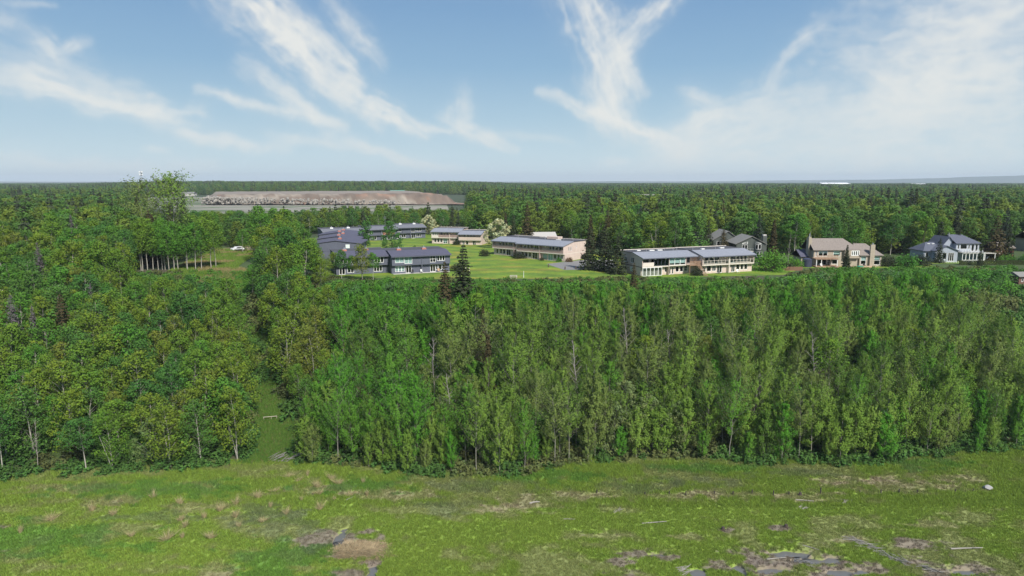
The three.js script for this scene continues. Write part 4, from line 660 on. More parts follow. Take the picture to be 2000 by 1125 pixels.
{ const b = thing('warehouse', 'low white shed far off on the plain beyond the industrial hall', 'building', [1640, H(1640, -2850), -2850], 0.1); mesh('hall_wall', span(0, 60, 0, 14, -40, 0), MT.white, b); slab(b, 'roof', [[-1, 14], [20, 17], [41, 14], [41, 15], [20, 18], [-1, 15]], -1, 61, std(0.9, 0.9, 0.9, 0.5)); }

// ---------------------------------------------------------------- lawn, pad, yard, mound
function sheet(name, pts, y, mat, label, s = 1) {
  const g = new THREE.ShapeGeometry(new THREE.Shape(pts.map(([x, z]) => new THREE.Vector2(x, -z)))); g.rotateX(-Math.PI / 2).translate(0, y, 0);
  const p = g.attributes.position, uv = g.attributes.uv; for (let i = 0; i < p.count; i++) uv.setXY(i, p.getX(i) / s, p.getZ(i) / s); return struct(name, g, mat, label);
}
function insidePoly(pts, x, z) { let c = false; for (let i = 0, j = pts.length - 1; i < pts.length; j = i++) { const [xi, zi] = pts[i], [xj, zj] = pts[j]; if ((zi > z) !== (zj > z) && x < (xj - xi) * (z - zi) / (zj - zi) + xi) c = !c; } return c; }
const LAWN = [[-52, -186.5], [-40, -181.5], [-27, -180], [-13, -179.2], [0, -179.6], [27, -181.6], [50, -183.5], [74, -187.2], [81, -196], [80, -203], [72, -212], [50, -222], [34, -240], [10, -262], [-2, -290], [-30, -330], [-50, -342], [-95, -310], [-80, -285], [-54, -262], [-48, -228], [-54, -205]];
const YARDS = [[[86, -202.8], [112, -203.5], [128, -205], [128, -212], [112, -216], [86, -212]], [[131, -213.5], [158, -215], [158, -230], [131, -230]]];
const PAD = [[10.6, -212.8], [15.2, -198], [21, -198.8], [31, -205], [33, -224], [23.4, -224.5]];
const lawnTex = noiseTex(1024, 1024, (u, v) => { // 80 m tile: mowing bands, clover and dry spots
  const x = u * 80, z = v * 80, a = (x * 0.5 + z * 0.866) / 2.5 * 0.5, band = 0.5 + 0.5 * Math.tanh(3 * Math.sin(Math.PI * 2 * a / 2 * 1)), n = fbm(x * 0.35, z * 0.35, 5), f = fbm(x * 2.5, z * 2.5, 3), dry = smoothstep(fbm(x * 0.16 + 5, z * 0.3, 4), 0.56, 0.72);
  const r = 0.335 + 0.07 * band + 0.10 * (n - 0.5) + 0.12 * dry, g = 0.445 + 0.055 * band + 0.12 * (n - 0.5) + 0.02 * dry, b = 0.10 + 0.05 * (n - 0.5) + 0.05 * dry, k = 0.85 + 0.3 * f; return [r * k, g * k, b * k];
}, true); lawnTex.wrapS = lawnTex.wrapT = THREE.MirroredRepeatWrapping;
const lawnMat = new THREE.MeshStandardMaterial({ map: lawnTex, roughness: 0.95 });
sheet('lawn', LAWN, PLATEAU + 0.03, lawnMat, 'mown lawn with pale mowing bands between the terraces', 80);
for (const y of YARDS) sheet('lawn', y, PLATEAU + 0.03, lawnMat, y === YARDS[0] ? 'narrow lawn in front of the beige house' : 'lawn behind the clipped hedge of the blue-grey house', 80);
sheet('asphalt_pad', PAD, PLATEAU + 0.05, std(0.20, 0.195, 0.19, 0.95, { map: rep(noiseTex(256, 256, (u, v) => { const q = 0.75 + 0.4 * fbm(u * 20, v * 20, 4); return [q, q, q]; }), 1 / 10, 1 / 10) }), 'grey asphalt turning pad beside the middle tan terrace');
sheet('driveway', [[-112, -262], [-100, -252], [-96, -258], [-92, -275], [-104, -280]], PLATEAU + 0.03, std(0.33, 0.28, 0.17, 0.95), 'dry grassy track where the white car is parked');
{ // cleared ground and the flat-topped earth mound of the earthworks
  const YARD = [[-28, -440], [-50, -560], [-75, -800], [-120, -1190], [-640, -1230], [-600, -1000], [-300, -600], [-170, -440]];
  sheet('gravel_yard', YARD, PLATEAU + 0.3, std(0.25, 0.235, 0.19, 0.95, { map: rep(noiseTex(512, 512, (u, v) => { const q = fbm(u * 9, v * 9, 5), g = smoothstep(fbm(u * 7 + 9, v * 11, 5), 0.44, 0.56); return [lerp(1, 0.42, g) * (0.7 + 0.5 * q), lerp(1, 0.58, g) * (0.7 + 0.5 * q), lerp(1, 0.35, g) * (0.7 + 0.5 * q)]; }), 1 / 420, 1 / 420) }), 'cleared gravel and rough grass ground round the earthworks');
  const p = [], c = [], ix = [], nx = 130, nz = 60, R = rng(5);
  for (let j = 0; j <= nz; j++) for (let i = 0; i <= nx; i++) {
    const u = i / nx, v = j / nz, x = lerp(-330, -46, u) - v * 130 * (1 - u * 0.4), z = lerp(-752, -1040, v), e = Math.min(u * 12 + 0.1, (1 - u) * 7, v * 16, (1 - v) * 9), n = fbm(u * 26, v * 20, 4), rise = smoothstep(e + (n - 0.5) * 0.7, 0.05, 0.95);
    const h = PLATEAU + 1.2 + 11.5 * rise * (0.86 + 0.14 * u) + (fbm(x / 9, z / 9, 4) - 0.5) * 3.2 * (0.25 + rise * (1 - smoothstep(v, 0.05, 0.2)));
    p.push(x, h, z); const m = fbm(x / 30, z / 14, 4), k = fbm(x / 7, z / 5, 3);
    const base = m > 0.58 ? [0.22, 0.14, 0.10] : m > 0.42 ? [0.15, 0.115, 0.09] : [0.24, 0.205, 0.165]; const top = smoothstep(v, 0.1, 0.25); c.push(...base.map((q, s) => lerp(q * (0.55 + 0.9 * k), [0.225, 0.19, 0.155][s] * (0.8 + 0.4 * m), top)));
  }
  for (let j = 0; j < nz; j++) for (let i = 0; i < nx; i++) { const a = j * (nx + 1) + i, b = a + nx + 1; ix.push(a, a + 1, b, a + 1, b + 1, b); }
  const g = new THREE.BufferGeometry(); g.setAttribute('position', new THREE.Float32BufferAttribute(p, 3)); g.setAttribute('color', new THREE.Float32BufferAttribute(c, 3)); g.setIndex(ix); g.computeVertexNormals();
  struct('earth_mound', g, new THREE.MeshStandardMaterial({ vertexColors: true, roughness: 1, side: THREE.DoubleSide }), 'long flat-topped brown earth mound of the earthworks');
  const rubble = new THREE.InstancedMesh(new THREE.IcosahedronGeometry(1, 0), std(0.27, 0.25, 0.22, 0.95), 700); rubble.name = 'rubble'; rubble.userData = { kind: 'stuff', label: 'broken rubble heaped along the foot of the earth mound', category: 'rubble' };
  const M4 = new THREE.Matrix4(), Q = new THREE.Quaternion(), E = new THREE.Euler();
  for (let i = 0; i < 700; i++) { const u = Math.pow(R(), 1.6), s = 0.6 + 2.0 * R() * R(); M4.compose(new THREE.Vector3(lerp(-335, -120, u) + R() * 10, PLATEAU + 2 + R() * 7 * (1 - u * 0.6), lerp(-742, -762, R())), Q.setFromEuler(E.set(R() * 6, R() * 6, R() * 6)), new THREE.Vector3(s, s * 0.7, s)); rubble.setMatrixAt(i, M4); }
  scene.add(rubble);
  const hills = []; { const q = [], id = []; for (let i = 0; i <= 160; i++) { const a = lerp(-50, 50, i / 160) * Math.PI / 180, r = 12500, h = 40 + 95 * smoothstep(i / 160, 0.62, 0.98) * (0.5 + fbm(i / 9, 3, 4)) + 25 * fbm(i / 5, 8, 4); q.push(r * Math.sin(a), -60, -r * Math.cos(a), (r + 400) * Math.sin(a), h, -(r + 400) * Math.cos(a), (r + 1500) * Math.sin(a), -60, -(r + 1500) * Math.cos(a)); if (i) { const b = i * 3; for (const k of [0, 1]) id.push(b - 3 + k, b + k, b - 2 + k, b + k, b + 1 + k, b - 2 + k); } } const hg = new THREE.BufferGeometry(); hg.setAttribute('position', new THREE.Float32BufferAttribute(q, 3)); hg.setIndex(id); hg.computeVertexNormals(); hills.push(hg); }
  struct('hills', hills[0], new THREE.MeshStandardMaterial({ color: lin(0.05, 0.08, 0.05), roughness: 1, side: THREE.DoubleSide }), 'low blue wooded hills on the horizon');
}

// ---------------------------------------------------------------- named trees
const SP = (x, z, h, v, m, label, group, wide) => plant(SPRUCE, v, m, x, z, h, label, group, x * 3.1, wide);
SP(-15.0, -153, 14.5, 0, 1, 'broader of two dark spruces at the bluff edge below the slate terrace'); SP(-10.9, -154, 17.5, 1, 0, 'taller pointed one of two dark spruces at the bluff edge', undefined, 1.25);
SP(22.6, -199, 12.6, 3, 0, 'dark spruce at the asphalt pad, first of three in a row'); SP(26.4, -196, 13.4, 3, 0, 'middle spruce of three between asphalt pad and sunroom'); SP(29.2, -189.5, 11.6, 3, 0, 'broad spruce leaning over the sunroom gable, last of three');
SP(50, -270, 16.5, 1, 2, 'tall dark spruce standing behind the sunroom terrace', undefined, 1.2); SP(53, -275, 14, 2, 0, 'slim spruce close beside the tall dark one behind the sunroom terrace');
SP(61.5, -232, 15.5, 0, 2, 'blue-grey spruce rising behind the stair of the tan terrace'); SP(67, -236, 12.5, 0, 0, 'second spruce next to the blue-grey one behind the tan terrace'); SP(71, -232, 10, 3, 1, 'small olive spruce in front of the dark grey house');
SP(38, -305, 19.5, 2, 1, 'tall brownish spruce spire standing above the birches', undefined, 1.2); SP(61, -292, 17, 2, 1, 'thin brownish spruce spire leaning among birches');
SP(190, -332, 22.5, 1, 2, 'very tall dark spruce above the woods beyond the beige house', undefined, 1.1); SP(200, -345, 22.5, 2, 0, 'slim companion of the very tall dark spruce');
SP(0.5, -268, 13, 1, 0, 'dark spruce just behind the large cream flowering tree'); SP(-2.5, -272, 13.5, 2, 1, 'slim brown spruce behind the large cream flowering tree');
SP(-27.5, -318, 13, 1, 0, 'dark spruce behind the terrace between flowering trees'); SP(-25, -322, 12, 1, 2, 'second dark spruce behind the terrace between flowering trees');
SP(134, -221 + 5, 8.2, 3, 0, 'small broad spruce in front of the blue-grey house', undefined, 0.8); SP(141.5, -208, 5.4, 1, 0, 'slender young spruce before the sunroom of the blue-grey house'); SP(97.5, -200.5, 7.2, 2, 0, 'narrow young spruce in front of the timber deck', undefined, 1.3);
SP(155.5, -222, 15, 3, 1, 'brown trunked conifer with high crown by the red shed'); SP(161, -224, 12.5, 1, 0, 'dark conifer next to the red shed');
SP(84, -222, 13.5, 2, 1, 'dark spruce behind the leaning white trunk'); SP(-136, -252, 21, 1, 1, 'tall dark spruce spire above the western birches'); SP(-128, -260, 18, 2, 1, 'slim dark spruce next to the tall spire'); SP(-119, -252, 21, 2, 0, 'narrow green spruce column above the aspens');
SP(-107, -206, 16, 2, 1, 'brown spruce inside the aspen grove'); SP(-111, -212, 17, 1, 1, 'second brown spruce inside the aspen grove'); SP(-122, -215, 14, 2, 1, 'short brown spruce behind the aspen grove');
SP(-94, -142, 16.5, 1, 1, 'full brown-green spruce on the slope among birches', undefined, 1.0); SP(-107, -137, 14, 1, 1, 'rust brown spruce at the edge of the slope birches'); SP(-82, -124, 8, 1, 1, 'small brown spruce low on the birch slope');
SP(29.5, -166, 9, 1, 1, 'small brown spruce in the thicket under the sunroom'); SP(35.5, -152, 9.5, 2, 1, 'thin brown spruce among the upper poplars'); SP(-6.0, -140, 12, 2, 1, 'brown spruce below the pair at the bluff edge'); SP(-4.5, -127, 15, 2, 1, 'rusty spruce among pale poplars low on the bluff', undefined, 0.9); SP(74, -150, 10, 2, 0, 'dark slim spruce among the poplars under the beige house');
{ const q = rng(66); for (let i = 0; i < 34; i++) { const az = lerp(0.02, 0.66, q()), r = 262 + 130 * q(), x = r * Math.sin(az), z = -r * Math.cos(az); SP(x, z, 12 + 6 * q(), Math.floor(q() * 3), Math.floor(q() * 3), 'dark spruce spire scattered through the birch woods behind the houses', 'spruce spires in the birch woods'); } }
const DS = (x, z, h, v, label) => plant(DEADSPRUCE, v, 0, x, z, h, label, undefined, x);
DS(-117, -170, 15, 0, 'large dead grey-purple spruce standing above the birch slope'); DS(-103, -140, 17.5, 0, 'dead grey spruce, full skirted, low on the birch slope'); DS(-99.5, -141, 14.5, 1, 'thinner dead spruce touching the full skirted one'); DS(-95, -154, 13, 1, 'small dead spruce top poking through the slope birches'); DS(-131, -206, 16, 1, 'pale dead spruce top among the far birches'); DS(45.5, -123, 12, 1, 'grey dead spruce between poplars near the marsh');
const SN = (x, z, h, v, label, wide = 1) => plant(SNAG, v, 0, x, z, h, label, undefined, x * 2, wide);
SN(81.5, -203, 10.5, 0, 'bare leaning white trunk by the clipped bush and fence', 0.5); SN(-79, -109.5, 9, 1, 'leaning bare grey trunk at the marsh edge', 0.6); SN(-15, -128, 14, 2, 'bare grey branched tree among pale poplars'); SN(24, -140, 14, 0, 'bare twiggy tree halfway up the poplar stand'); SN(32, -136, 13, 1, 'bare arching tree in the poplar stand'); SN(-11, -119, 12, 0, 'leafless grey tree above the dark gap in the poplars'); SN(60, -133, 14, 1, 'leafless forked tree behind the marsh-edge poplars'); SN(12.5, -128, 15, 2, 'leafless slim tree in the poplars behind the marsh promontory');
plant(SHADE, 0, 1, -43.5, -250, 11.2, 'round dense shade tree standing alone on the lawn', undefined, 0.4, 1.05); plant(SHADE, 1, 1, -54.5, -256, 11.4, 'looser darker tree beside the end-on slate terrace', undefined, 1.4);
plant(SHADE, 1, 2, -33.0, -232, 4.2, 'sapling alone on the lawn beyond the slate terrace', undefined, 2, 0.8);
{ const b = plant(BLOOM, 0, 0, -5.2, -266, 11.2, 'large cream flowering tree by the middle tan terrace', undefined, 0, 1.02); const c = plant(BLOOM, 1, 0, -40.3, -333, 9.6, 'smaller cream flowering tree by the far slate terrace', undefined, 1, 0.95); }
plant(ROUND, 1, 0, 73.8, -196.5, 6.2, 'big round clipped bright green bush beside the tan terrace', undefined, 0.3, 1.12);
plant(BIRCH, 1, 3, -38.6, -176.5, 9.8, 'yellow-green birch with bent white stem before the slate terrace', undefined, 1); plant(ASPEN, 2, 0, -36.0, -178, 7.2, 'small fresh green aspen beside the bent birch', undefined, 1); plant(ASPEN, 1, 1, -44.5, -179, 8, 'dark aspen hiding the porch of the slate terrace', undefined, 2);
plant(ASPEN, 3, 0, -96.5, -247, 8.5, 'leafy aspen half hiding the white car', undefined, 1, 1.3); plant(SHADE, 1, 2, 140, -235, 14, 'pale green tree behind the sunroom house', undefined, 1.2, 0.9);

// ---------------------------------------------------------------- scattered woods
const spots = new Map(); const key = (x, z) => Math.floor(x / 8) + ',' + Math.floor(z / 8);
function clear(x, z, d) { const i = Math.floor(x / 8), j = Math.floor(z / 8); for (let a = -1; a <= 1; a++) for (let b = -1; b <= 1; b++) for (const [px, pz] of spots.get((i + a) + ',' + (j + b)) ?? []) if ((px - x) ** 2 + (pz - z) ** 2 < d * d) return false; return true; }
const claim = (x, z) => { const k = key(x, z); if (!spots.has(k)) spots.set(k, []); spots.get(k).push([x, z]); };
for (const o of scene.children) if (/_tree/.test(o.name) && o.position.z > -400) claim(o.position.x, o.position.z);
const CLEARING = [[-97, -193], [-80, -166], [-68, -172], [-70, -190], [-82, -205], [-92, -250], [-112, -262], [-108, -240]];
const BUILT = [[24, 74, -204, -181], [-22, 32, -262, -214], [-40, -4, -300, -268], [-52, -12, -212, -184], [-76, -44, -282, -226], [-96, -34, -328, -284], [68, 88, -254, -224], [86, 114, -218, -203], [124, 158, -232, -215], [160, 190, -258, -222], [136, 146, -194, -186], [4, 20, -272, -258]];
const built = (x, z, m = 2) => BUILT.some(([a, b, c, d]) => x > a - m && x < b + m && z > c - m && z < d + m);
const R = rng(4242);
const sight = (x, z) => 48 + 25.2 / -along(TOP, x * along(TOP, x) / z) * z; // the view from the lawn edge down: the bluff top is kept low there
function capFor(x, z) { const a = x / -z; if (a < -0.56 || (a < -0.30 && a > -0.37)) return 99; return Math.max(1.2, sight(x, z) - H(x, z) - 0.6 - 4.5 * R() * R()); }
const G = { toe: 'poplars along the marsh edge', mid: 'poplars on the bluff', up: 'young poplars under the bluff top', gully: 'poplars beside the grassy gully' };
let nPop = 0, nBir = 0, nAsp = 0, nAld = 0;
// poplars from the toe upwards
for (let tries = 0; tries < 9000 && nPop < 300; tries++) {
  const x = lerp(-36, 108, R()), t = Math.pow(R(), 1.25) * 0.86, a = along(TOE, x), z = a + (along(TOP, x) - a) * t, [gd, gu] = gullyAt(x, z);
  if (gd < 5.5 || Math.abs(x / z) > 0.80) continue;
  if (!clear(x, z, t < 0.12 ? 2.1 : t < 0.4 ? 3.2 : 3.6)) continue;
  let h = t < 0.1 ? 8.5 + 7 * R() : t < 0.5 ? 8.5 + 8 * R() : 6 + 5.5 * R(); const wet = x > -4 && x < 10 && t < 0.1; if (wet) h = 11 + 4 * R();
  h = Math.min(h, capFor(x, z)); if (h < 4.2) continue; claim(x, z); nPop++;
  const young = h < 10.5, v = young ? 7 + Math.floor(R() * 3) : Math.floor(R() * 7), pale = x > -14 && t < 0.55;
  const m = t > 0.5 ? (R() < 0.5 ? 3 : R() < 0.6 ? 1 : R() < 0.5 ? 4 : 5) : pale ? (R() < 0.4 ? 0 : R() < 0.45 ? 2 : R() < 0.4 ? 5 : R() < 0.5 ? 4 : 1) : (R() < 0.4 ? 3 : R() < 0.5 ? 1 : R() < 0.6 ? 4 : 0);
  const [lab, gr] = t < 0.12 ? ['slim poplar with thin bare grey stem at the marsh edge', G.toe] : t < 0.5 ? ['tall pale poplar in the dense stand on the lower bluff', G.mid] : ['young bright poplar in the thicket under the bluff top', G.up];
  plant(POPLAR, v, m, x, z, h, lab, gr, R() * 6.28, 0.75 + 0.3 * R());
}
// slender cottonwoods between the poplars, and broad willows at the marsh edge
for (const [x, z, h, k] of [[18, -117, 9.5, 0], [24, -119, 10, 1], [29.5, -119, 9, 0], [33.5, -120, 7, 2], [47.5, -116.5, 5, 1], [21, -122, 11, 2], [-13, -121, 7, 1], [-62, -113, 8, 0]]) { claim(x, z); plant(WILLOW, k, x < 0 ? 1 : 0, x, z, h, 'broad pale willow spreading at the foot of the bluff', 'willows at the foot of the bluff', x, 1); }
for (let tries = 0, n = 0; tries < 12000 && n < 290; tries++) {
  const x = lerp(-37, 112, R()), t = -0.01 + Math.pow(R(), 1.15) * 0.85, a = along(TOE, x), z = a + (along(TOP, x) - a) * t; if (gullyAt(x, z)[0] < 4 || Math.abs(x / z) > 0.80 || !clear(x, z, t < 0.12 ? 1.6 : 2.4)) continue;
  const h = Math.min(t < 0.1 ? 5 + 6 * R() : 6 + 5.5 * R(), capFor(x, z)); if (h < 3.5) continue; claim(x, z); n++;
  const [l, g] = t < 0.12 ? ['slender cottonwood leafy down to the marsh grass', 'slender cottonwoods along the marsh'] : t < 0.45 ? ['slender cottonwood squeezed between taller poplars on the lower bluff', 'slender cottonwoods on the lower bluff'] : ['slender cottonwood in the fresh green upper thicket of the bluff', 'slender cottonwoods on the upper bluff'];
  plant(COTTON, h > 10 ? Math.floor(R() * 3) : 3 + Math.floor(R() * 3), t > 0.45 ? (R() < 0.6 ? 3 : 5) : [0, 1, 5, 3, 0, 2][Math.floor(R() * 6)], x, z, h, l, g, R() * 6.28, 0.75 + 0.3 * R());
}
// birches and aspens of the bluff beyond the gully and between the poplars
for (let tries = 0; tries < 12000 && nBir + nAsp < 330; tries++) {
  const west = R() < 0.7, x = west ? lerp(-150, -44, R()) : lerp(-42, 112, R()), t = west ? Math.pow(R(), 0.9) * 1.0 : 0.12 + 0.82 * R(), a = along(TOE, x), z = a + (along(TOP, x) - a) * t, [gd, gu] = gullyAt(x, z);
  if (Math.abs(x / z) > 0.84 || gd < (gu < 0.35 ? 5 : 3.4) || insidePoly(CLEARING, x, z) || !clear(x, z, west ? 3.5 : 3.3)) continue;
  let h = west ? 9.5 + 5.5 * R() : 8.5 + 4.5 * R(); h = Math.min(h, capFor(x, z)); if (h < 5) continue; claim(x, z);
  const birch = west ? R() < 0.6 : R() < 0.7;
  if (birch) { nBir++; plant(BIRCH, t < 0.08 ? 3 * Math.floor(R() * 2) : Math.floor(R() * 6), R() < 0.4 ? 0 : R() < 0.4 ? 1 : R() < 0.6 ? 2 : 3, x, z, h, west ? 'round crowned birch on the mixed slope beyond the grassy gully' : 'birch with rounded crown among the bluff poplars', west ? 'birches on the slope beyond the gully' : 'birches among the poplars', R() * 6.28, 0.9 + 0.4 * R()); }
  else { nAsp++; plant(ASPEN, Math.floor(R() * 5), Math.floor(R() * 3), x, z, h, west ? 'deep green aspen on the mixed slope beyond the grassy gully' : 'deep green aspen among the bluff poplars', west ? 'aspens on the slope beyond the gully' : 'aspens among the poplars', R() * 6.28, 0.9 + 0.4 * R()); }
}
// aspen grove with bare stems at the clearing
for (let i = 0; i < 22; i++) { const x = lerp(-110, -87, (i + R() * 0.8) / 22), z = -196 - 9 * R(); claim(x, z); nAsp++; plant(ASPEN, Math.floor(R() * 5), R() < 0.7 ? 0 : 2, x, z, 12 + 3.5 * R(), 'aspen with long bare white stem in the grove at the clearing', 'aspen grove at the clearing', R() * 6.28, 1.0); }
const openView = (x, z) => x / -z > -0.535 && x / -z < -0.06; // over the low scrub towards the earthworks
// woods on the plateau: nearest rows as trees
const woodsLabel = (x) => (x < -60 ? ['leafy tree in the woods behind the aspen grove', 'woods behind the aspen grove'] : x < 60 ? ['leafy tree in the woods behind the tan terraces', 'woods behind the tan terraces'] : ['leafy tree in the woods behind the separate houses', 'woods behind the houses']);
for (let tries = 0; tries < 14000 && nBir + nAsp < 585; tries++) {
  const r = 205 + 150 * Math.pow(R(), 1.1), az = lerp(-0.70, 0.70, R()), x = r * Math.sin(az), z = -r * Math.cos(az);
  if (slopeAt(x, z) < 1.02 || insidePoly(LAWN, x, z) || insidePoly(CLEARING, x, z) || insidePoly(PAD, x, z) || YARDS.some((y) => insidePoly(y, x, z)) || built(x, z, 3.5) || !clear(x, z, 5.2)) continue;
  if (x > 60 && x < 164 && z > -233) continue; if (x > 62 && x < 92 && z > -245) continue; if (x > -92 && x < -30 && z > -285) continue; // open ground west of the lawn keeps only a few trees
  const mid = x > -60 && x < 20, h = Math.min((x < -60 ? 12.5 + 4 * R() : mid ? 9 + 4 * R() : 10.5 + 5.5 * R()), openView(x, z) ? 24.6 - 0.0345 * r - 2 * R() : 99); if (h < 5) continue; claim(x, z); const b = R() < 0.55, [l, g] = woodsLabel(x);
  if (b && nBir < 298) { nBir++; plant(BIRCH, Math.floor(R() * 6), R() < 0.5 ? 0 : R() < 0.7 ? 1 : 2, x, z, h, l.replace('leafy tree', 'yellow-green birch'), g + ', birches', R() * 6.28, 1.1 + 0.35 * R()); } else if (nAsp < 298) { nAsp++; plant(ASPEN, Math.floor(R() * 5), Math.floor(R() * 3), x, z, h, l.replace('leafy tree', 'deep green aspen'), g + ', aspens', R() * 6.28, 1.1 + 0.35 * R()); }
}
plant(POPLAR, 5, 0, -110, -225, 28, 'broadest of three tall ragged poplars above the horizon behind the aspens', 'tall ragged poplars', 1, 1.2); plant(POPLAR, 6, 2, -116, -232, 27, 'tallest thin-topped one of three ragged poplars behind the aspens', 'tall ragged poplars', 2, 1.2); plant(POPLAR, 5, 2, -121, -228, 26, 'outermost of three ragged poplars, away from the white car', 'tall ragged poplars', 4, 1.1);
// trees screening the slate terraces
for (const [x, z, h, k] of [[-62, -186, 13, 0], [-56, -181, 13, 1], [-66, -196, 14, 1], [-52, -178, 8, 0], [-70, -211, 16, 1], [-73, -226, 17, 1], [-78, -216, 18, 0], [-74, -240, 12, 0], [-84, -236, 15, 1], [-86, -248, 16, 0], [-66, -174, 9, 0], [-47, -181.5, 7, 1], [-42, -180.6, 6.2, 0], [-51.5, -183.5, 8, 1], [-55, -190, 9, 0], [-48, -172, 8.5, 1], [-60, -172, 9, 1]]) { claim(x, z); k ? plant(BIRCH, Math.floor(R() * 6), R() < 0.5 ? 0 : 1, x, z, h, 'yellow-green birch screening the end of the slate terraces', 'trees screening the slate terraces, birches', R() * 6, 1.15) : plant(ASPEN, Math.floor(R() * 5), 0, x, z, h, 'deep green aspen screening the end of the slate terraces', 'trees screening the slate terraces, aspens', R() * 6, 1.15); }
// alder thicket under the bluff top
for (let tries = 0; tries < 9000 && nAld < 280; tries++) {
  const x = lerp(-46, 135, R()), a = along(TOE, x), b = along(TOP, x), t = 0.72 + 0.27 * R(), z = a + (b - a) * t; if (Math.abs(x / z) > 0.78 || !clear(x, z, 2.3)) continue;
  const h = Math.min(2.2 + 2.6 * R(), Math.max(0.9, sight(x, z) - H(x, z) - 0.1)); claim(x, z); nAld++;
  plant(ALDER, Math.floor(R() * 5), R() < 0.5 ? 0 : R() < 0.7 ? 1 : 2, x, z, h, 'bushy green alder in the thicket along the bluff top', 'alder thicket along the bluff top', R() * 6.28, 1.0 + 0.4 * R());
}
// ---------------------------------------------------------------- stuff: undergrowth, far woods, grasses
const M4 = new THREE.Matrix4(), V = new THREE.Vector3(), Q = new THREE.Quaternion(), UPV = new THREE.Vector3(0, 1, 0), SC = new THREE.Vector3();
function stuff(name, geo, mat, places, label, category) {
  const m = new THREE.InstancedMesh(geo, mat, places.length); m.name = name; m.userData = { kind: 'stuff', label, category }; m.castShadow = m.receiveShadow = true;
  places.forEach(([x, y, z, sx, sy, turn, c], i) => { m.setMatrixAt(i, M4.compose(V.set(x, y, z), Q.setFromAxisAngle(UPV, turn), SC.set(sx, sy, sx))); m.setColorAt(i, c); }); scene.add(m); return m;
}
const tint = (r, g, b, k) => lin(r * k, g * k, b * k);
{
  const pl = [], low = shrubGeo(800, 1.4, { rad: 0.75, clumps: 7, per: 26, leaf: 0.26, skirt: 0.8 });
  for (let i = 0; i < 60000 && pl.length < 9500; i++) {
    const x = lerp(-150, 150, R()), a = along(TOE, x), b = along(TOP, x), t = -0.015 + 1.02 * R(), z = a + (b - a) * t; if (Math.abs(x / z) > 0.86) continue; const [gd, gu] = gullyAt(x, z); if (gd < 3 && gu < 0.4) continue; if (built(x, z, 1) || (gd < 6 && gu < 0.3 && R() < 0.5)) continue; if (insidePoly(CLEARING, x, z) && R() < 0.55) continue;
    const n = fbm(x / 8, z / 8, 3), s = (0.5 + 0.9 * R()) * (t > 0.93 ? 0.75 : t < 0.05 ? 0.95 : 1.15), k = 0.75 + 0.5 * R(), br = n > 0.58; pl.push([x, H(x, z) - 0.1, z, s * 1.15, t > 0.9 ? Math.min(s, 0.8) : s, R() * 6.28, br ? tint(0.11, 0.14, 0.045, k) : t > 0.85 ? tint(0.085, 0.215, 0.028, k) : tint(0.065, 0.15, 0.03, k)]);
  }
  stuff('undergrowth', low.leaf, leafMat(1, 1, 1, 0.3), pl, 'low leafy undergrowth covering the bluff between the trees', 'undergrowth');
}
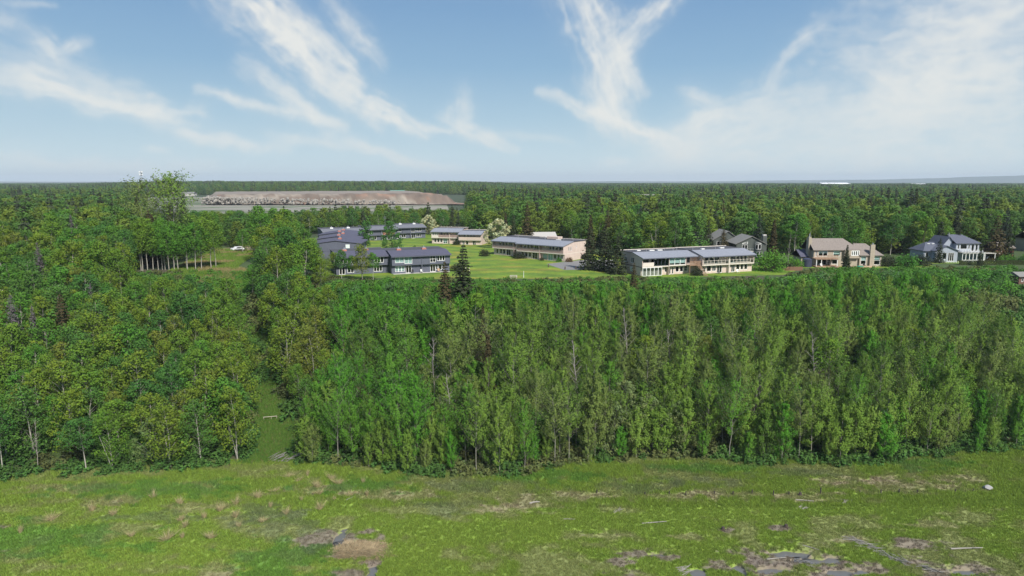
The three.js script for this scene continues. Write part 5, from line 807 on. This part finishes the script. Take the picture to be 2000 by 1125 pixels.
{
  const near0 = birchGeo(823, 13, { base: 0.14, rad: 0.23, clumps: 32, per: 60, leaf: 0.33, clump: 1.15 }).leaf, near = birchGeo(820, 13, { base: 0.12, rad: 0.24, clumps: 26, per: 17, leaf: 0.62, clump: 1.25 }).leaf, near2 = birchGeo(821, 13, { base: 0.1, rad: 0.2, clumps: 26, per: 17, leaf: 0.62, clump: 1.2 }).leaf, con = spruceGeo(822, 14, { rad: 0.15, whorls: 13, leaf: 0.85 }).leaf;
  const far = new Cards(), RR = rng(9); for (let i = 0; i < 200; i++) { const a = RR() * 6.28, r = 11 * Math.sqrt(RR()), hh = 9 + 4.5 * vn(Math.cos(a) * r / 3.4 + 9, Math.sin(a) * r / 3.4 + 9) * 1.6; far.tri(Math.cos(a) * r, hh * (0.45 + 0.55 * Math.sqrt(RR())), Math.sin(a) * r, (RR() - 0.5), 0.7, (RR() - 0.5), 1.5, jit(RR, 0.3, 0.14), RR, 0.4); }
  const farGeo = far.build();
  const A = [], A0 = [], B = [], C = [], F = [], wild = (x, z) => { const a = x / -z; return !(z < -425 && z > -1235 && a > -0.53 && a < -0.062 && !(z > -600 && a > -0.2 && R() < 0.0)) && !(x > 108 && x < 146 && z > -640 && z < -618) && !(x > 182 && x < 212 && z > -562 && z < -540); };
  const put = (x, z, d, low = 1) => {
    const n = fbm(x / 60, z / 60, 3), k = 0.75 + 0.5 * R(), sp = R() < (n > 0.56 ? 0.2 : 0.05), s = low * (0.8 + 0.42 * R());
    if (sp) C.push([x, H(x, z), z, s * 1.1, s * (0.9 + 0.45 * R()), R() * 6, tint(0.045, 0.06, 0.032, k)]);
    else (d < 460 ? A0 : R() < 0.5 ? A : B).push([x, H(x, z), z, s * 1.3, s * (0.85 + 0.3 * R()), R() * 6, R() < 0.5 ? tint(0.125, 0.185, 0.028, k) : tint(0.075, 0.16, 0.03, k)]);
  };
  for (let r = 212; r < 1700; r += r < 800 ? 5.4 : 8) for (let az = -0.74; az < 0.74; az += (r < 800 ? 5.4 : 8) / r) {
    const rr = r + (R() - 0.5) * 5, aa = az + (R() - 0.5) * 5 / r, x = rr * Math.sin(aa), z = -rr * Math.cos(aa);
    if (slopeAt(x, z) < 1.02 || !wild(x, z) || insidePoly(LAWN, x, z) || insidePoly(CLEARING, x, z) || insidePoly(PAD, x, z) || YARDS.some((y) => insidePoly(y, x, z)) || built(x, z, 4) || !clear(x, z, 4) || (x > -92 && x < -30 && z > -345) || (x > 60 && x < 164 && z > -240) || (x > -40 && x < 34 && z > -262)) continue;
    const low = openView(x, z) && rr < 700, cap = 24.6 - 0.0345 * rr; if (low && (R() < 0.25 || cap < 5)) continue;
    put(x, z, rr, low ? Math.min(1, cap / 19) : 1);
  }
  for (let i = 0; i < 150; i++) { const x = lerp(-105, -5, R()), z = -348 - 60 * R(); if (clear(x, z, 3)) put(x, z, 340, 0.75); }
  stuff('plateau_woodland', near0, leafMat(1, 1, 1, 0.25), A0, 'broadleaf woodland behind the front rows of trees', 'woodland'); stuff('broadleaf_woodland', near, leafMat(1, 1, 1, 0.3), A, 'broadleaf woodland reaching away over the plain', 'woodland'); stuff('birch_woodland', near2, leafMat(1, 1, 1, 0.3), B, 'birch woodland reaching away over the plain', 'woodland'); stuff('spruce_woodland', con, leafMat(1, 1, 1, 0.1), C, 'scattered spruces in the far woodland', 'woodland');
  for (let r = 1690; r < 11500; r *= 1.0072) for (let az = -0.72; az < 0.72; az += Math.max(13, r * 0.006) / r) { const rr = r * (1 + (R() - 0.5) * 0.006), aa = az + (R() - 0.5) * 0.006, x = rr * Math.sin(aa), z = -rr * Math.cos(aa), k = 0.75 + 0.5 * R(); if (fbm(x / 400, z / 400, 3) > 0.63 && z < -2500) continue; if (x > 1270 && x < 1720 && z < -2500 && z > -2920) continue; const s = Math.max(1, r * 0.006 / 15); F.push([x, H(x, z) - 1, z, s, 0.8 + 0.6 * R(), R() * 6, R() < 0.35 ? tint(0.055, 0.08, 0.035, k) : tint(0.085, 0.15, 0.035, k)]); }
  stuff('far_forest', farGeo, leafMat(1, 1, 1, 0.2), F, 'forest of the far plain reaching to the horizon', 'forest');
}
{ // marsh grass
  const blades = (seed, n, h, lean, thin = 1) => { const q = rng(seed), c = new Cards(); for (let i = 0; i < n; i++) { const a = q() * 6.28, r = 0.22 * Math.sqrt(q()), l = h * (0.6 + 0.7 * q()), w = (0.022 + 0.02 * q()) * thin, b = q() * 6.28, dx = Math.cos(b) * lean * l * q(), dz = Math.sin(b) * lean * l * q(), x = Math.cos(a) * r, z = Math.sin(a) * r, sx = Math.cos(a + 1.57) * w, sz = Math.sin(a + 1.57) * w, t = jit(q, 0.4, 0.2); c.p.push(x - sx, 0, z - sz, x + sx, 0, z + sz, x + dx, l, z + dz); const ux = 2 * sx, uz = 2 * sz, vx = x + dx - (x - sx), vz = z + dz - (z - sz), nx = -uz * l, ny = uz * vx - ux * vz, nz = ux * l, nl = Math.hypot(nx, ny, nz) || 1; for (let k = 0; k < 3; k++) { c.n.push(nx / nl, ny / nl, nz / nl); c.c.push(...t); } } return c.build(); };
  const pl = [], dry = [], K = rng(31);
  for (let i = 0; i < 260000 && pl.length < 120000; i++) {
    const z = lerp(-123, -72, K()), x = lerp(-0.86, 0.86, K()) * (-z + 4); const a = along(TOE, x); if (z < a - 2) continue; const p = poolDepth(x, z); if (p > 0.25) continue;
    const c = marshColor(x, z), green = c[1] / (c[0] + 0.001); if (green < 1.05 && K() < 0.55) continue; const lush = z < -97 ? 1.25 : 0.8, k = 0.8 + 0.5 * K();
    pl.push([x, MARSH_H(x, z) - 0.03, z, 0.9 + 0.5 * K(), lush * (0.6 + 0.6 * K()) * (green < 1.2 ? 0.6 : 1), K() * 6.28, lin(c[0] * k, c[1] * k, c[2] * k)]);
  }
  stuff('marsh_grass', blades(1, 20, 0.34, 0.7), leafMat(1, 0.98, 1, 0.3), pl, 'short green sedge and grass covering the marsh', 'grass');
  // gully and clearing grass
  const gg = []; for (let i = 0; i < 30000; i++) { const u = K() * (GULLY.length - 1.001), j = Math.floor(u), x = lerp(GULLY[j][0], GULLY[j + 1][0], u - j) + (K() - 0.5) * 9, z = lerp(GULLY[j][1], GULLY[j + 1][1], u - j) + (K() - 0.5) * 4, k = 0.8 + 0.5 * K(); if (slopeAt(x, z) < 0) continue; gg.push([x, Math.max(H(x, z), MARSH_H(x, z)) - 0.03, z, 1.1, 1 + 0.7 * K(), K() * 6, K() < 0.08 ? tint(0.2, 0.18, 0.08, k) : tint(0.1, 0.2, 0.032, k)]); }
  for (let i = 0; i < 40000 && gg.length < 48000; i++) { const x = lerp(-112, -66, K()), z = lerp(-262, -164, K()), k = 0.8 + 0.5 * K(); if (!insidePoly(CLEARING, x, z)) continue; const b = fbm(x / 6, z / 6, 3) > 0.55; gg.push([x, H(x, z) - 0.03, z, 1.3, 1.2 + 0.8 * K(), K() * 6, b ? tint(0.26, 0.235, 0.1, k) : tint(0.14, 0.235, 0.036, k)]); }
  stuff('gully_grass', blades(2, 13, 0.4, 0.6), leafMat(1, 1, 1, 0.3), gg, 'long grass on the gully floor and in the clearing above it', 'grass');
  // straw mat by the pool
  const st = []; for (let i = 0; i < 620; i++) { const a = K() * 6.28, r = Math.sqrt(K()) * (0.65 + 0.6 * vn(Math.cos(a) * 2 + 5, Math.sin(a) * 2 + 5)), x = -19.9 + Math.cos(a) * r * 3.4, z = -84.7 + Math.sin(a) * r * 2.0; st.push([x, MARSH_H(x, z) - 0.02 + 0.25 * (1 - r), z, 1.6 + K(), 0.45 + 0.4 * K(), K() * 6, tint(0.40, 0.31, 0.18, 0.35 + 1.0 * K())]); }
  stuff('straw_mat', blades(3, 12, 0.3, 2.6, 0.8), leafMat(1, 1, 1, 0.1), st, 'mat of bleached straw lying beside the marsh pool', 'straw');
  // dry tufts, one by one
  const tuftGeo = range(3, (i) => { const q = blades(40 + i, 150, 1.05, 0.5 + 0.3 * i, 0.45); return q; }), tm = leafMat(0.46, 0.39, 0.21, 0.3);
  const T = [[-62, -96], [-58, -94.5], [-55, -100], [-50, -98], [-47.5, -93], [-46, -91.2], [-44.5, -93.8], [-43, -96], [-41.5, -98], [-39, -100], [-37, -102], [-40, -94], [-36, -97], [-35.5, -92.5], [-33, -95], [-32, -99], [-30, -101], [-28.5, -96.5], [-27, -99], [-31, -104], [-34.5, -106], [-24, -105.5], [-52, -88.2], [-46.8, -87.6], [-45, -88.2], [-41, -87.8], [-66, -93], [-68, -89.5], [-28, -105], [-25, -100.6], [-22.5, -101.2], [-38.5, -91.2], [-36.5, -107.5], [-33.8, -108.4], [-29.5, -107]];
  T.forEach(([x, z], i) => { const m = mesh('dry_grass_tuft', tuftGeo[i % 3], tm); m.position.set(x, MARSH_H(x, z) - 0.05, z); m.rotation.y = i; const ts = 0.7 + 0.5 * K(); m.scale.set(ts * (1.3 + K()), ts, ts * 1.2); tag(m, 'tuft of bleached dry grass standing in the green sedge', 'grass tuft', 'dry grass tufts in the marsh'); });
}
// ---------------------------------------------------------------- marsh finds
{
  const K = rng(88), pm = std(0.055, 0.045, 0.038, 0.95), dw = std(0.28, 0.26, 0.225, 0.9);
  for (const [x, z, h] of [[13.2, -101.6, 0.55], [20.6, -101.2, 0.5], [24.4, -101.2, 0.6], [26.9, -100.9, 0.7], [31.4, -101.2, 0.5], [34.2, -100.9, 0.6], [37.3, -101.4, 0.7], [40.6, -101.3, 0.75], [43.0, -101.3, 0.5], [48.0, -101.5, 1.0], [54.2, -101.7, 0.55], [57.4, -101.6, 0.75], [60.3, -101.7, 0.75], [63.1, -101.6, 0.65], [69.4, -102.2, 0.6], [72.3, -102.3, 0.5]]) {
    const m = mesh('wooden_post', [bar([0, -0.4, 0], [0.06 * (K() - 0.5), h, 0], 0.12, 0.09, 7), bar([0.02, h - 0.06, 0], [0.02, h + 0.02, 0.02], 0.07, 0.03, 6)], pm); m.position.set(x, MARSH_H(x, z), z); tag(m, 'short rotted dark post in the old line across the marsh', 'post', 'rotted posts across the marsh');
  }
  const log = (name, x, z, len, r, turn, label, cat = 'driftwood', mat = dw, tilt = 0.04) => { const l = []; limb(l, [[-len / 2, 0, 0], [-len * 0.1, r * 0.8 + len * tilt * 0.4, len * 0.03], [len / 2, len * tilt, 0]], r, r * 0.5, 7); limb(l, [[len * 0.1, r, 0], [len * 0.22, r + 0.25, len * 0.09]], r * 0.4, r * 0.15, 5); const m = mesh(name, mergeGeometries(l), mat); m.position.set(x, MARSH_H(x, z) + r * 0.7, z); m.rotation.y = turn; return tag(m, label, cat); };
  log('driftwood_log', 20.2, -92, 3.6, 0.1, 0.1, 'pale thin driftwood log half sunk in the middle of the marsh'); log('driftwood_log', 3.4, -98.2, 1.6, 0.16, 0.3, 'short whitish stump of driftwood on brown thatch'); log('driftwood_log', 8.2, -93, 1.8, 0.07, -0.1, 'thin bleached stick lying alone on the sedge'); log('driftwood_log', 44.5, -99, 2.6, 0.09, -0.25, 'pale curved branch on the brown wrack below the posts'); log('driftwood_log', -24.7, -99.6, 1.4, 0.09, 0.8, 'short pale stick by the dark ditch end'); log('driftwood_log', 34, -82.6, 2.6, 0.09, 0.1, 'pale branch lying across the mud by the pools'); log('driftwood_log', 39.6, -85.3, 2.2, 0.07, -0.7, 'slanting branch at the back of the muddy pools'); log('driftwood_log', 60, -85, 4.2, 0.12, 0.0, 'long straight pole lying on grey mud');
  const pile = (x, z, n, L, wx, wz, turn, label, mat, y = MARSH_H(x, z), up = 0.6) => { const b = thing('driftwood_pile', label, 'driftwood', [x, y, z], turn); for (let i = 0; i < n; i++) { const l = [], px = (K() - 0.5) * 2 * wx, pz = (K() - 0.5) * 2 * wz, a = (K() - 0.5) * 1.3, len = L * (0.5 + 0.8 * K()), r = 0.03 + 0.05 * K(), e = up * K(); limb(l, [[px - Math.cos(a) * len / 2, 0.05, pz - Math.sin(a) * len / 2], [px, e * 0.6, pz + 0.1 * (K() - 0.5)], [px + Math.cos(a) * len / 2, e, pz + Math.sin(a) * len / 2]], r, r * 0.4, 5); mesh('branch', l[0], mat, b); } return b; };
  pile(48.3, -84.6, 60, 2.6, 3.6, 0.55, -0.95, 'tangle of bleached driftwood branches slanting down the marsh', dw); pile(52.2, -80.2, 16, 1.6, 0.9, 0.4, -0.9, 'smaller heap of bleached sticks below the big driftwood tangle', dw); pile(37.3, -81.6, 14, 1.4, 1.2, 0.4, -0.8, 'few white forked sticks in the muddy pools', dw); pile(21.6, -79.8, 16, 1.4, 0.35, 0.9, 0.3, 'upright bundle of pale reeds by the ditch', dw); pile(15.6, -96, 12, 1.2, 0.8, 0.3, 0.7, 'scatter of grey brushwood in mid marsh', dw, undefined, 0.2); pile(43.5, -97, 14, 1.2, 0.5, 0.6, 0.9, 'grey brush lying below the post line', dw, undefined, 0.2); pile(50.3, -98.6, 14, 1.0, 1.1, 0.4, 0.2, 'pale frosted brush beside the post line', dw, undefined, 0.2);
  pile(-39.7, -115.2, 60, 2.4, 2.2, 1.3, 0.2, 'grey brush heap at the mouth of the grassy gully', std(0.25, 0.22, 0.23, 0.95), H(-39.7, -115.2), 1.1);
  const rock = new THREE.IcosahedronGeometry(0.62, 2); { const p = rock.attributes.position; for (let i = 0; i < p.count; i++) { const s = 0.75 + 0.5 * vn(p.getX(i) * 2 + 9, p.getY(i) * 2 + p.getZ(i) * 2 + 9); p.setXYZ(i, p.getX(i) * s * 1.2, p.getY(i) * s * 0.6, p.getZ(i) * s); } rock.computeVertexNormals(); }
  const rk = mesh('boulder', rock, std(0.3, 0.295, 0.28, 0.9)); rk.position.set(75.3, 0.2, -103.3); tag(rk, 'whitish boulder at the end of the post line', 'boulder');
  const st = (x, z, r, label) => { const m = mesh('stump', [bar([0, -0.3, 0], [0.05, r * 0.9, 0], r * 0.7, r * 0.45, 8), ...range(5, (i) => bar([0, 0.2, 0], [Math.cos(i * 1.3) * r, 0.02, Math.sin(i * 1.3) * r], 0.1, 0.04, 5))], std(0.06, 0.045, 0.036, 0.95)); m.position.set(x, MARSH_H(x, z), z); tag(m, label, 'stump'); };
  st(29.4, -90.2, 0.5, 'dark root stump low on the open sedge'); st(38.4, -90.8, 0.5, 'dark root stump level with the driftwood sticks'); st(44.6, -101, 0.5, 'small dark stump beside the post line');
  // rough timber frame in the gully
  const f = thing('timber_frame', 'low pale timber frame standing on the gully grass', 'frame', [-46.6, H(-46.6, -128), -128], 0.15); const gw = std(0.40, 0.36, 0.28, 0.9); mesh('beam', bar([-1.3, 0.75, 0], [1.3, 0.85, 0], 0.07, 0.07), gw, f); for (const q of [-1.2, 0.2, 1.2]) mesh('leg', bar([q, -0.3, 0.02], [q, 0.74, 0], 0.06, 0.05), gw, f);
}
// ---------------------------------------------------------------- things on the lawn
{
  const t = thing('picnic_table', 'weathered picnic table alone near the lawn edge', 'table', [0.4, PLATEAU + 0.03, -180.9], 0.1);
  for (let i = 0; i < 4; i++) mesh('tabletop_plank', span(-1.0, 1.0, 0.74, 0.79, -0.4 + i * 0.2, -0.22 + i * 0.2), std(0.42, 0.38, 0.31, 0.85), t);
  for (const q of [-0.8, 0.62]) mesh('bench_plank', span(-1.0, 1.0, 0.42, 0.47, q - 0.06, q + 0.22), std(0.55, 0.50, 0.42, 0.85), t);
  for (const q of [-0.75, 0.75]) for (const s of [-1, 1]) mesh('leg', bar([q, 0, s * 0.75], [q, 0.74, s * 0.2], 0.07, 0.07, 4), MT.cream, t); for (const q of [-0.75, 0.75]) mesh('cross_bar', span(q - 0.04, q + 0.04, 0.36, 0.42, -0.82, 0.82), MT.woodPale, t);
  const p = thing('marker_post', 'thin white marker post beside the picnic table', 'post', [3.1, PLATEAU, -182]); mesh('pole', bar([0, 0, 0], [0, 1.7, 0], 0.06, 0.05, 8), MT.white, p); mesh('post_cap', bar([0, 1.7, 0], [0, 1.78, 0], 0.08, 0.03, 8), MT.white, p);
  for (const [x, z] of [[10.9, -205], [15.4, -199.2], [18.6, -200.2]]) { const b = mesh('bollard', [bar([0, -0.1, 0], [0, 0.85, 0], 0.2, 0.17, 10), bar([0, 0.85, 0], [0, 0.95, 0], 0.17, 0.06, 10)], std(0.10, 0.075, 0.055, 0.9)); b.position.set(x, PLATEAU, z); tag(b, 'short brown bollard along the rim of the asphalt pad', 'bollard', 'bollards round the asphalt pad'); }
  // garden shrubs along the walls
  const gs = (x, z, h, m, label, wide = 1) => plant(ROUND, 0, m, x, z, h, label, undefined, x, wide, PLATEAU);
  gs(-15.6, -196.6, 2.0, 1, 'dark clipped shrub at the corner of the slate terrace', 1.6); gs(-9.5, -236.5, 2.4, 1, 'dark shrub at the corner of the middle tan terrace', 1.1); gs(2.5, -229.2, 1.9, 1, 'spreading dark shrubs before the middle tan terrace', 1.7); gs(9.6, -222.8, 1.1, 1, 'small round shrub below the slatted balcony'); gs(15.0, -219.6, 1.3, 3, 'pair of green globes under the slatted balcony'); gs(18.2, -218.6, 1.6, 2, 'rust red shrub at the corner facing the asphalt pad'); gs(24.2, -227, 2.0, 1, 'dark round shrub against the plain tan gable'); gs(-22.5, -279.5, 1.8, 1, 'dark shrub between the two parts of the flowering-tree terrace', 1.3); gs(50.4, -186.6, 2.0, 1, 'dark shrub under the wooden stair', 1.3); gs(-36.8, -193.5, 2.2, 1, 'dark shrub in the inner corner of the slate terrace'); gs(79, -199.5, 2.6, 1, 'dark shrub by the board fence', 1.5); gs(84, -206, 3.0, 0, 'green shrub beside the dark water tank', 1.4); gs(113.5, -207.5, 3.2, 1, 'dark shrub at the corner of the beige house', 1.2); gs(118, -206, 4.0, 3, 'tall green shrub past the beige house', 1.2); gs(124, -209, 3.4, 1, 'dark shrub before the blue-grey house', 1.2); gs(156, -217, 2.6, 0, 'bright shrub past the sunroom', 1.4); gs(159.5, -213, 3.0, 3, 'green shrub beside the conifers', 1.3);
  // clipped hedge
  const hc = new Cards(), K = rng(12); for (let i = 0; i < 5200; i++) { const u = K(), s = K(), x = u * 20, y = s < 0.45 ? K() * 1.35 : 1.35 - 0.1 * K(), z = s < 0.45 ? 0.65 : (K() - 0.5) * 1.3; hc.tri(x, y, z, 0, s < 0.45 ? 0.3 : 1, s < 0.45 ? 1 : 0.1, 0.2, jit(K), K, 0.5); }
  const hd = thing('hedge', 'long low clipped dark hedge in front of the blue-grey house', 'hedge', [137, PLATEAU - 0.1, -211.2], 0.02); mesh('foliage', hc.build(), leafMat(0.045, 0.06, 0.02, 0.2), hd); mesh('stems', range(24, (i) => bar([i * 0.84 + 0.3, -0.2, 0], [i * 0.84 + 0.4, 1.15, 0.1], 0.05, 0.03, 5)), BARK.brown, hd);
  const fn = thing('board_fence', 'short brown board fence by the round clipped bush', 'fence', [77.5, PLATEAU, -196.5], 0.1); for (let i = 0; i < 20; i++) mesh('board', span(i * 0.3, i * 0.3 + 0.26, 0, 1.1 + 0.04 * (i % 3), -0.03, 0.02), std(0.20, 0.11, 0.07, 0.9), fn); for (const q of [0.35, 0.8]) mesh('fence_rail', span(0, 6, q, q + 0.09, -0.09, -0.035), std(0.20, 0.11, 0.07, 0.9), fn);
  const tk = thing('water_tank', 'dark blue round tank beside the timber deck', 'tank', [88.4, PLATEAU, -206]); mesh('tank_shell', new THREE.CylinderGeometry(1.35, 1.4, 2.3, 20).translate(0, 1.15, 0), std(0.035, 0.04, 0.07, 0.5), tk); mesh('tank_lid', new THREE.CylinderGeometry(0.5, 1.36, 0.35, 20).translate(0, 2.5, 0), std(0.045, 0.05, 0.085, 0.5), tk);
  const dish = thing('fire_bowl', 'turquoise green round garden table on the beige house lawn', 'table', [103, PLATEAU, -203.2]); mesh('bowl', new THREE.LatheGeometry([[0.05, 0.3], [0.9, 0.35], [1.0, 0.5], [0.92, 0.52], [0.05, 0.42]].map(([x, y]) => new THREE.Vector2(x, y)), 20), std(0.03, 0.36, 0.20, 0.5), dish); for (let i = 0; i < 3; i++) mesh('leg', bar([Math.cos(i * 2.1) * 0.7, 0, Math.sin(i * 2.1) * 0.7], [Math.cos(i * 2.1) * 0.5, 0.34, Math.sin(i * 2.1) * 0.5], 0.05), MT.dark, dish);
  // garden chairs on the patios
  const chair = (x, z, turn, m, label) => { const c = thing('garden_chair', label, 'chair', [x, PLATEAU + 0.08, z], turn); mesh('seat', span(-0.3, 0.3, 0.38, 0.44, -0.3, 0.3), m, c); mesh('backrest', span(-0.3, 0.3, 0.44, 1.0, -0.32, -0.26), m, c); for (const a of [-0.26, 0.26]) for (const b of [-0.26, 0.26]) mesh('leg', bar([a, 0, b], [a, 0.38, b], 0.03), m, c); for (const a of [-0.3, 0.3]) mesh('armrest', span(a - 0.04, a + 0.04, 0.6, 0.64, -0.25, 0.28), m, c); };
  chair(-20.6, -193.2, 0.4, MT.woodPale, 'pale wooden chair on the slate terrace patio'); chair(-25.2, -191.6, 0.3, MT.white, 'white chair by the slate terrace party wall'); chair(-27.6, -190.6, 0.2, MT.dark, 'dark chair by the slate terrace doors'); chair(57.0, -189.2, 0.4, MT.dark, 'dark garden chair under the glass balcony'); chair(63, -191.5, 0.4, MT.white, 'white garden chair under the glass balcony'); chair(92.5, -205.4, 0, MT.white, 'white chair on the timber deck'); chair(105.5, -205.8, 0, MT.dark, 'dark chair on the beige house terrace');
  const ar = thing('garden_arch', 'small white arched trellis by the corner shrub', 'arch', [-12.6, PLATEAU, -194.5], 0.6); mesh('hoop', new THREE.TorusGeometry(0.6, 0.09, 8, 20, Math.PI).translate(0, 1.0, 0), MT.cream, ar); for (const q of [-0.6, 0.6]) mesh('leg', bar([q, 0, 0], [q, 1.0, 0], 0.09), MT.cream, ar);
}
{ // parked car
  const c = thing('parked_car', 'white parked car half hidden by trees on the grassy track', 'car', [-101.6, PLATEAU + 0.05, -255], 0.9), paint = new THREE.MeshPhysicalMaterial({ color: lin(0.75, 0.76, 0.78), roughness: 0.35, clearcoat: 1 });
  const prof = [[-2.2, 0.35], [-2.25, 0.8], [-1.9, 0.98], [-1.1, 1.02], [-0.45, 1.45], [1.2, 1.48], [1.95, 1.02], [2.25, 0.9], [2.28, 0.4], [1.9, 0.3], [-1.9, 0.3]];
  mesh('body', new THREE.ExtrudeGeometry(new THREE.Shape(prof.map(([x, y]) => new THREE.Vector2(x, y))), { depth: 1.6, bevelEnabled: true, bevelSize: 0.08, bevelThickness: 0.08, bevelSegments: 2 }).translate(0, 0, -0.8), paint, c);
  for (const s of [-1, 1]) { mesh('side_window', new THREE.ExtrudeGeometry(new THREE.Shape([[-0.85, 1.04], [-0.4, 1.38], [1.1, 1.4], [1.6, 1.06]].map(([x, y]) => new THREE.Vector2(x, y))), { depth: 0.02, bevelEnabled: false }).translate(0, 0, s * 0.895 - 0.01), MT.tinted, c); for (const x of [-1.4, 1.4]) { const w = mesh('wheel', new THREE.CylinderGeometry(0.34, 0.34, 0.22, 18).rotateX(Math.PI / 2).translate(x, 0.34, s * 0.82), MT.dark, c); mesh('rim', new THREE.CylinderGeometry(0.2, 0.2, 0.03, 14).rotateX(Math.PI / 2).translate(x, 0.34, s * 0.945), MT.metal, w); } mesh('headlight', span(-2.33, -2.2, 0.68, 0.84, s * 0.6 - 0.18, s * 0.6 + 0.18), MT.globe, c); }
  mesh('windscreen', bx(0.02, 0.5, 1.4, 0, 0, 0).rotateZ(-0.98).translate(-0.83, 1.27, 0), MT.tinted, c);
}
{ // cell tower
  const x = -736, z = -1390, c = thing('cell_tower', 'grey cell tower standing above the far woods', 'tower', [x, H(x, z), z]); mesh('mast', bar([0, -1, 0], [0, 42, 0], 1.3, 0.7, 12), std(0.55, 0.57, 0.6, 0.5, { metalness: 0.4 }), c);
  for (const y of [35, 40]) { mesh('platform', new THREE.CylinderGeometry(2.6, 2.6, 0.4, 12).translate(0, y, 0), MT.metal, c); for (let i = 0; i < 9; i++) { const a = i / 9 * 6.28; mesh('antenna_panel', bx(0.7, 3, 0.4, 0, 0, 0).rotateY(-a).translate(Math.cos(a) * 3, y + 0.4, Math.sin(a) * 3), MT.globe, c); } }
}
console.log('poplar', nPop, 'birch', nBir, 'aspen', nAsp, 'alder', nAld, 'children', scene.children.length);
renderer.render(scene, camera);
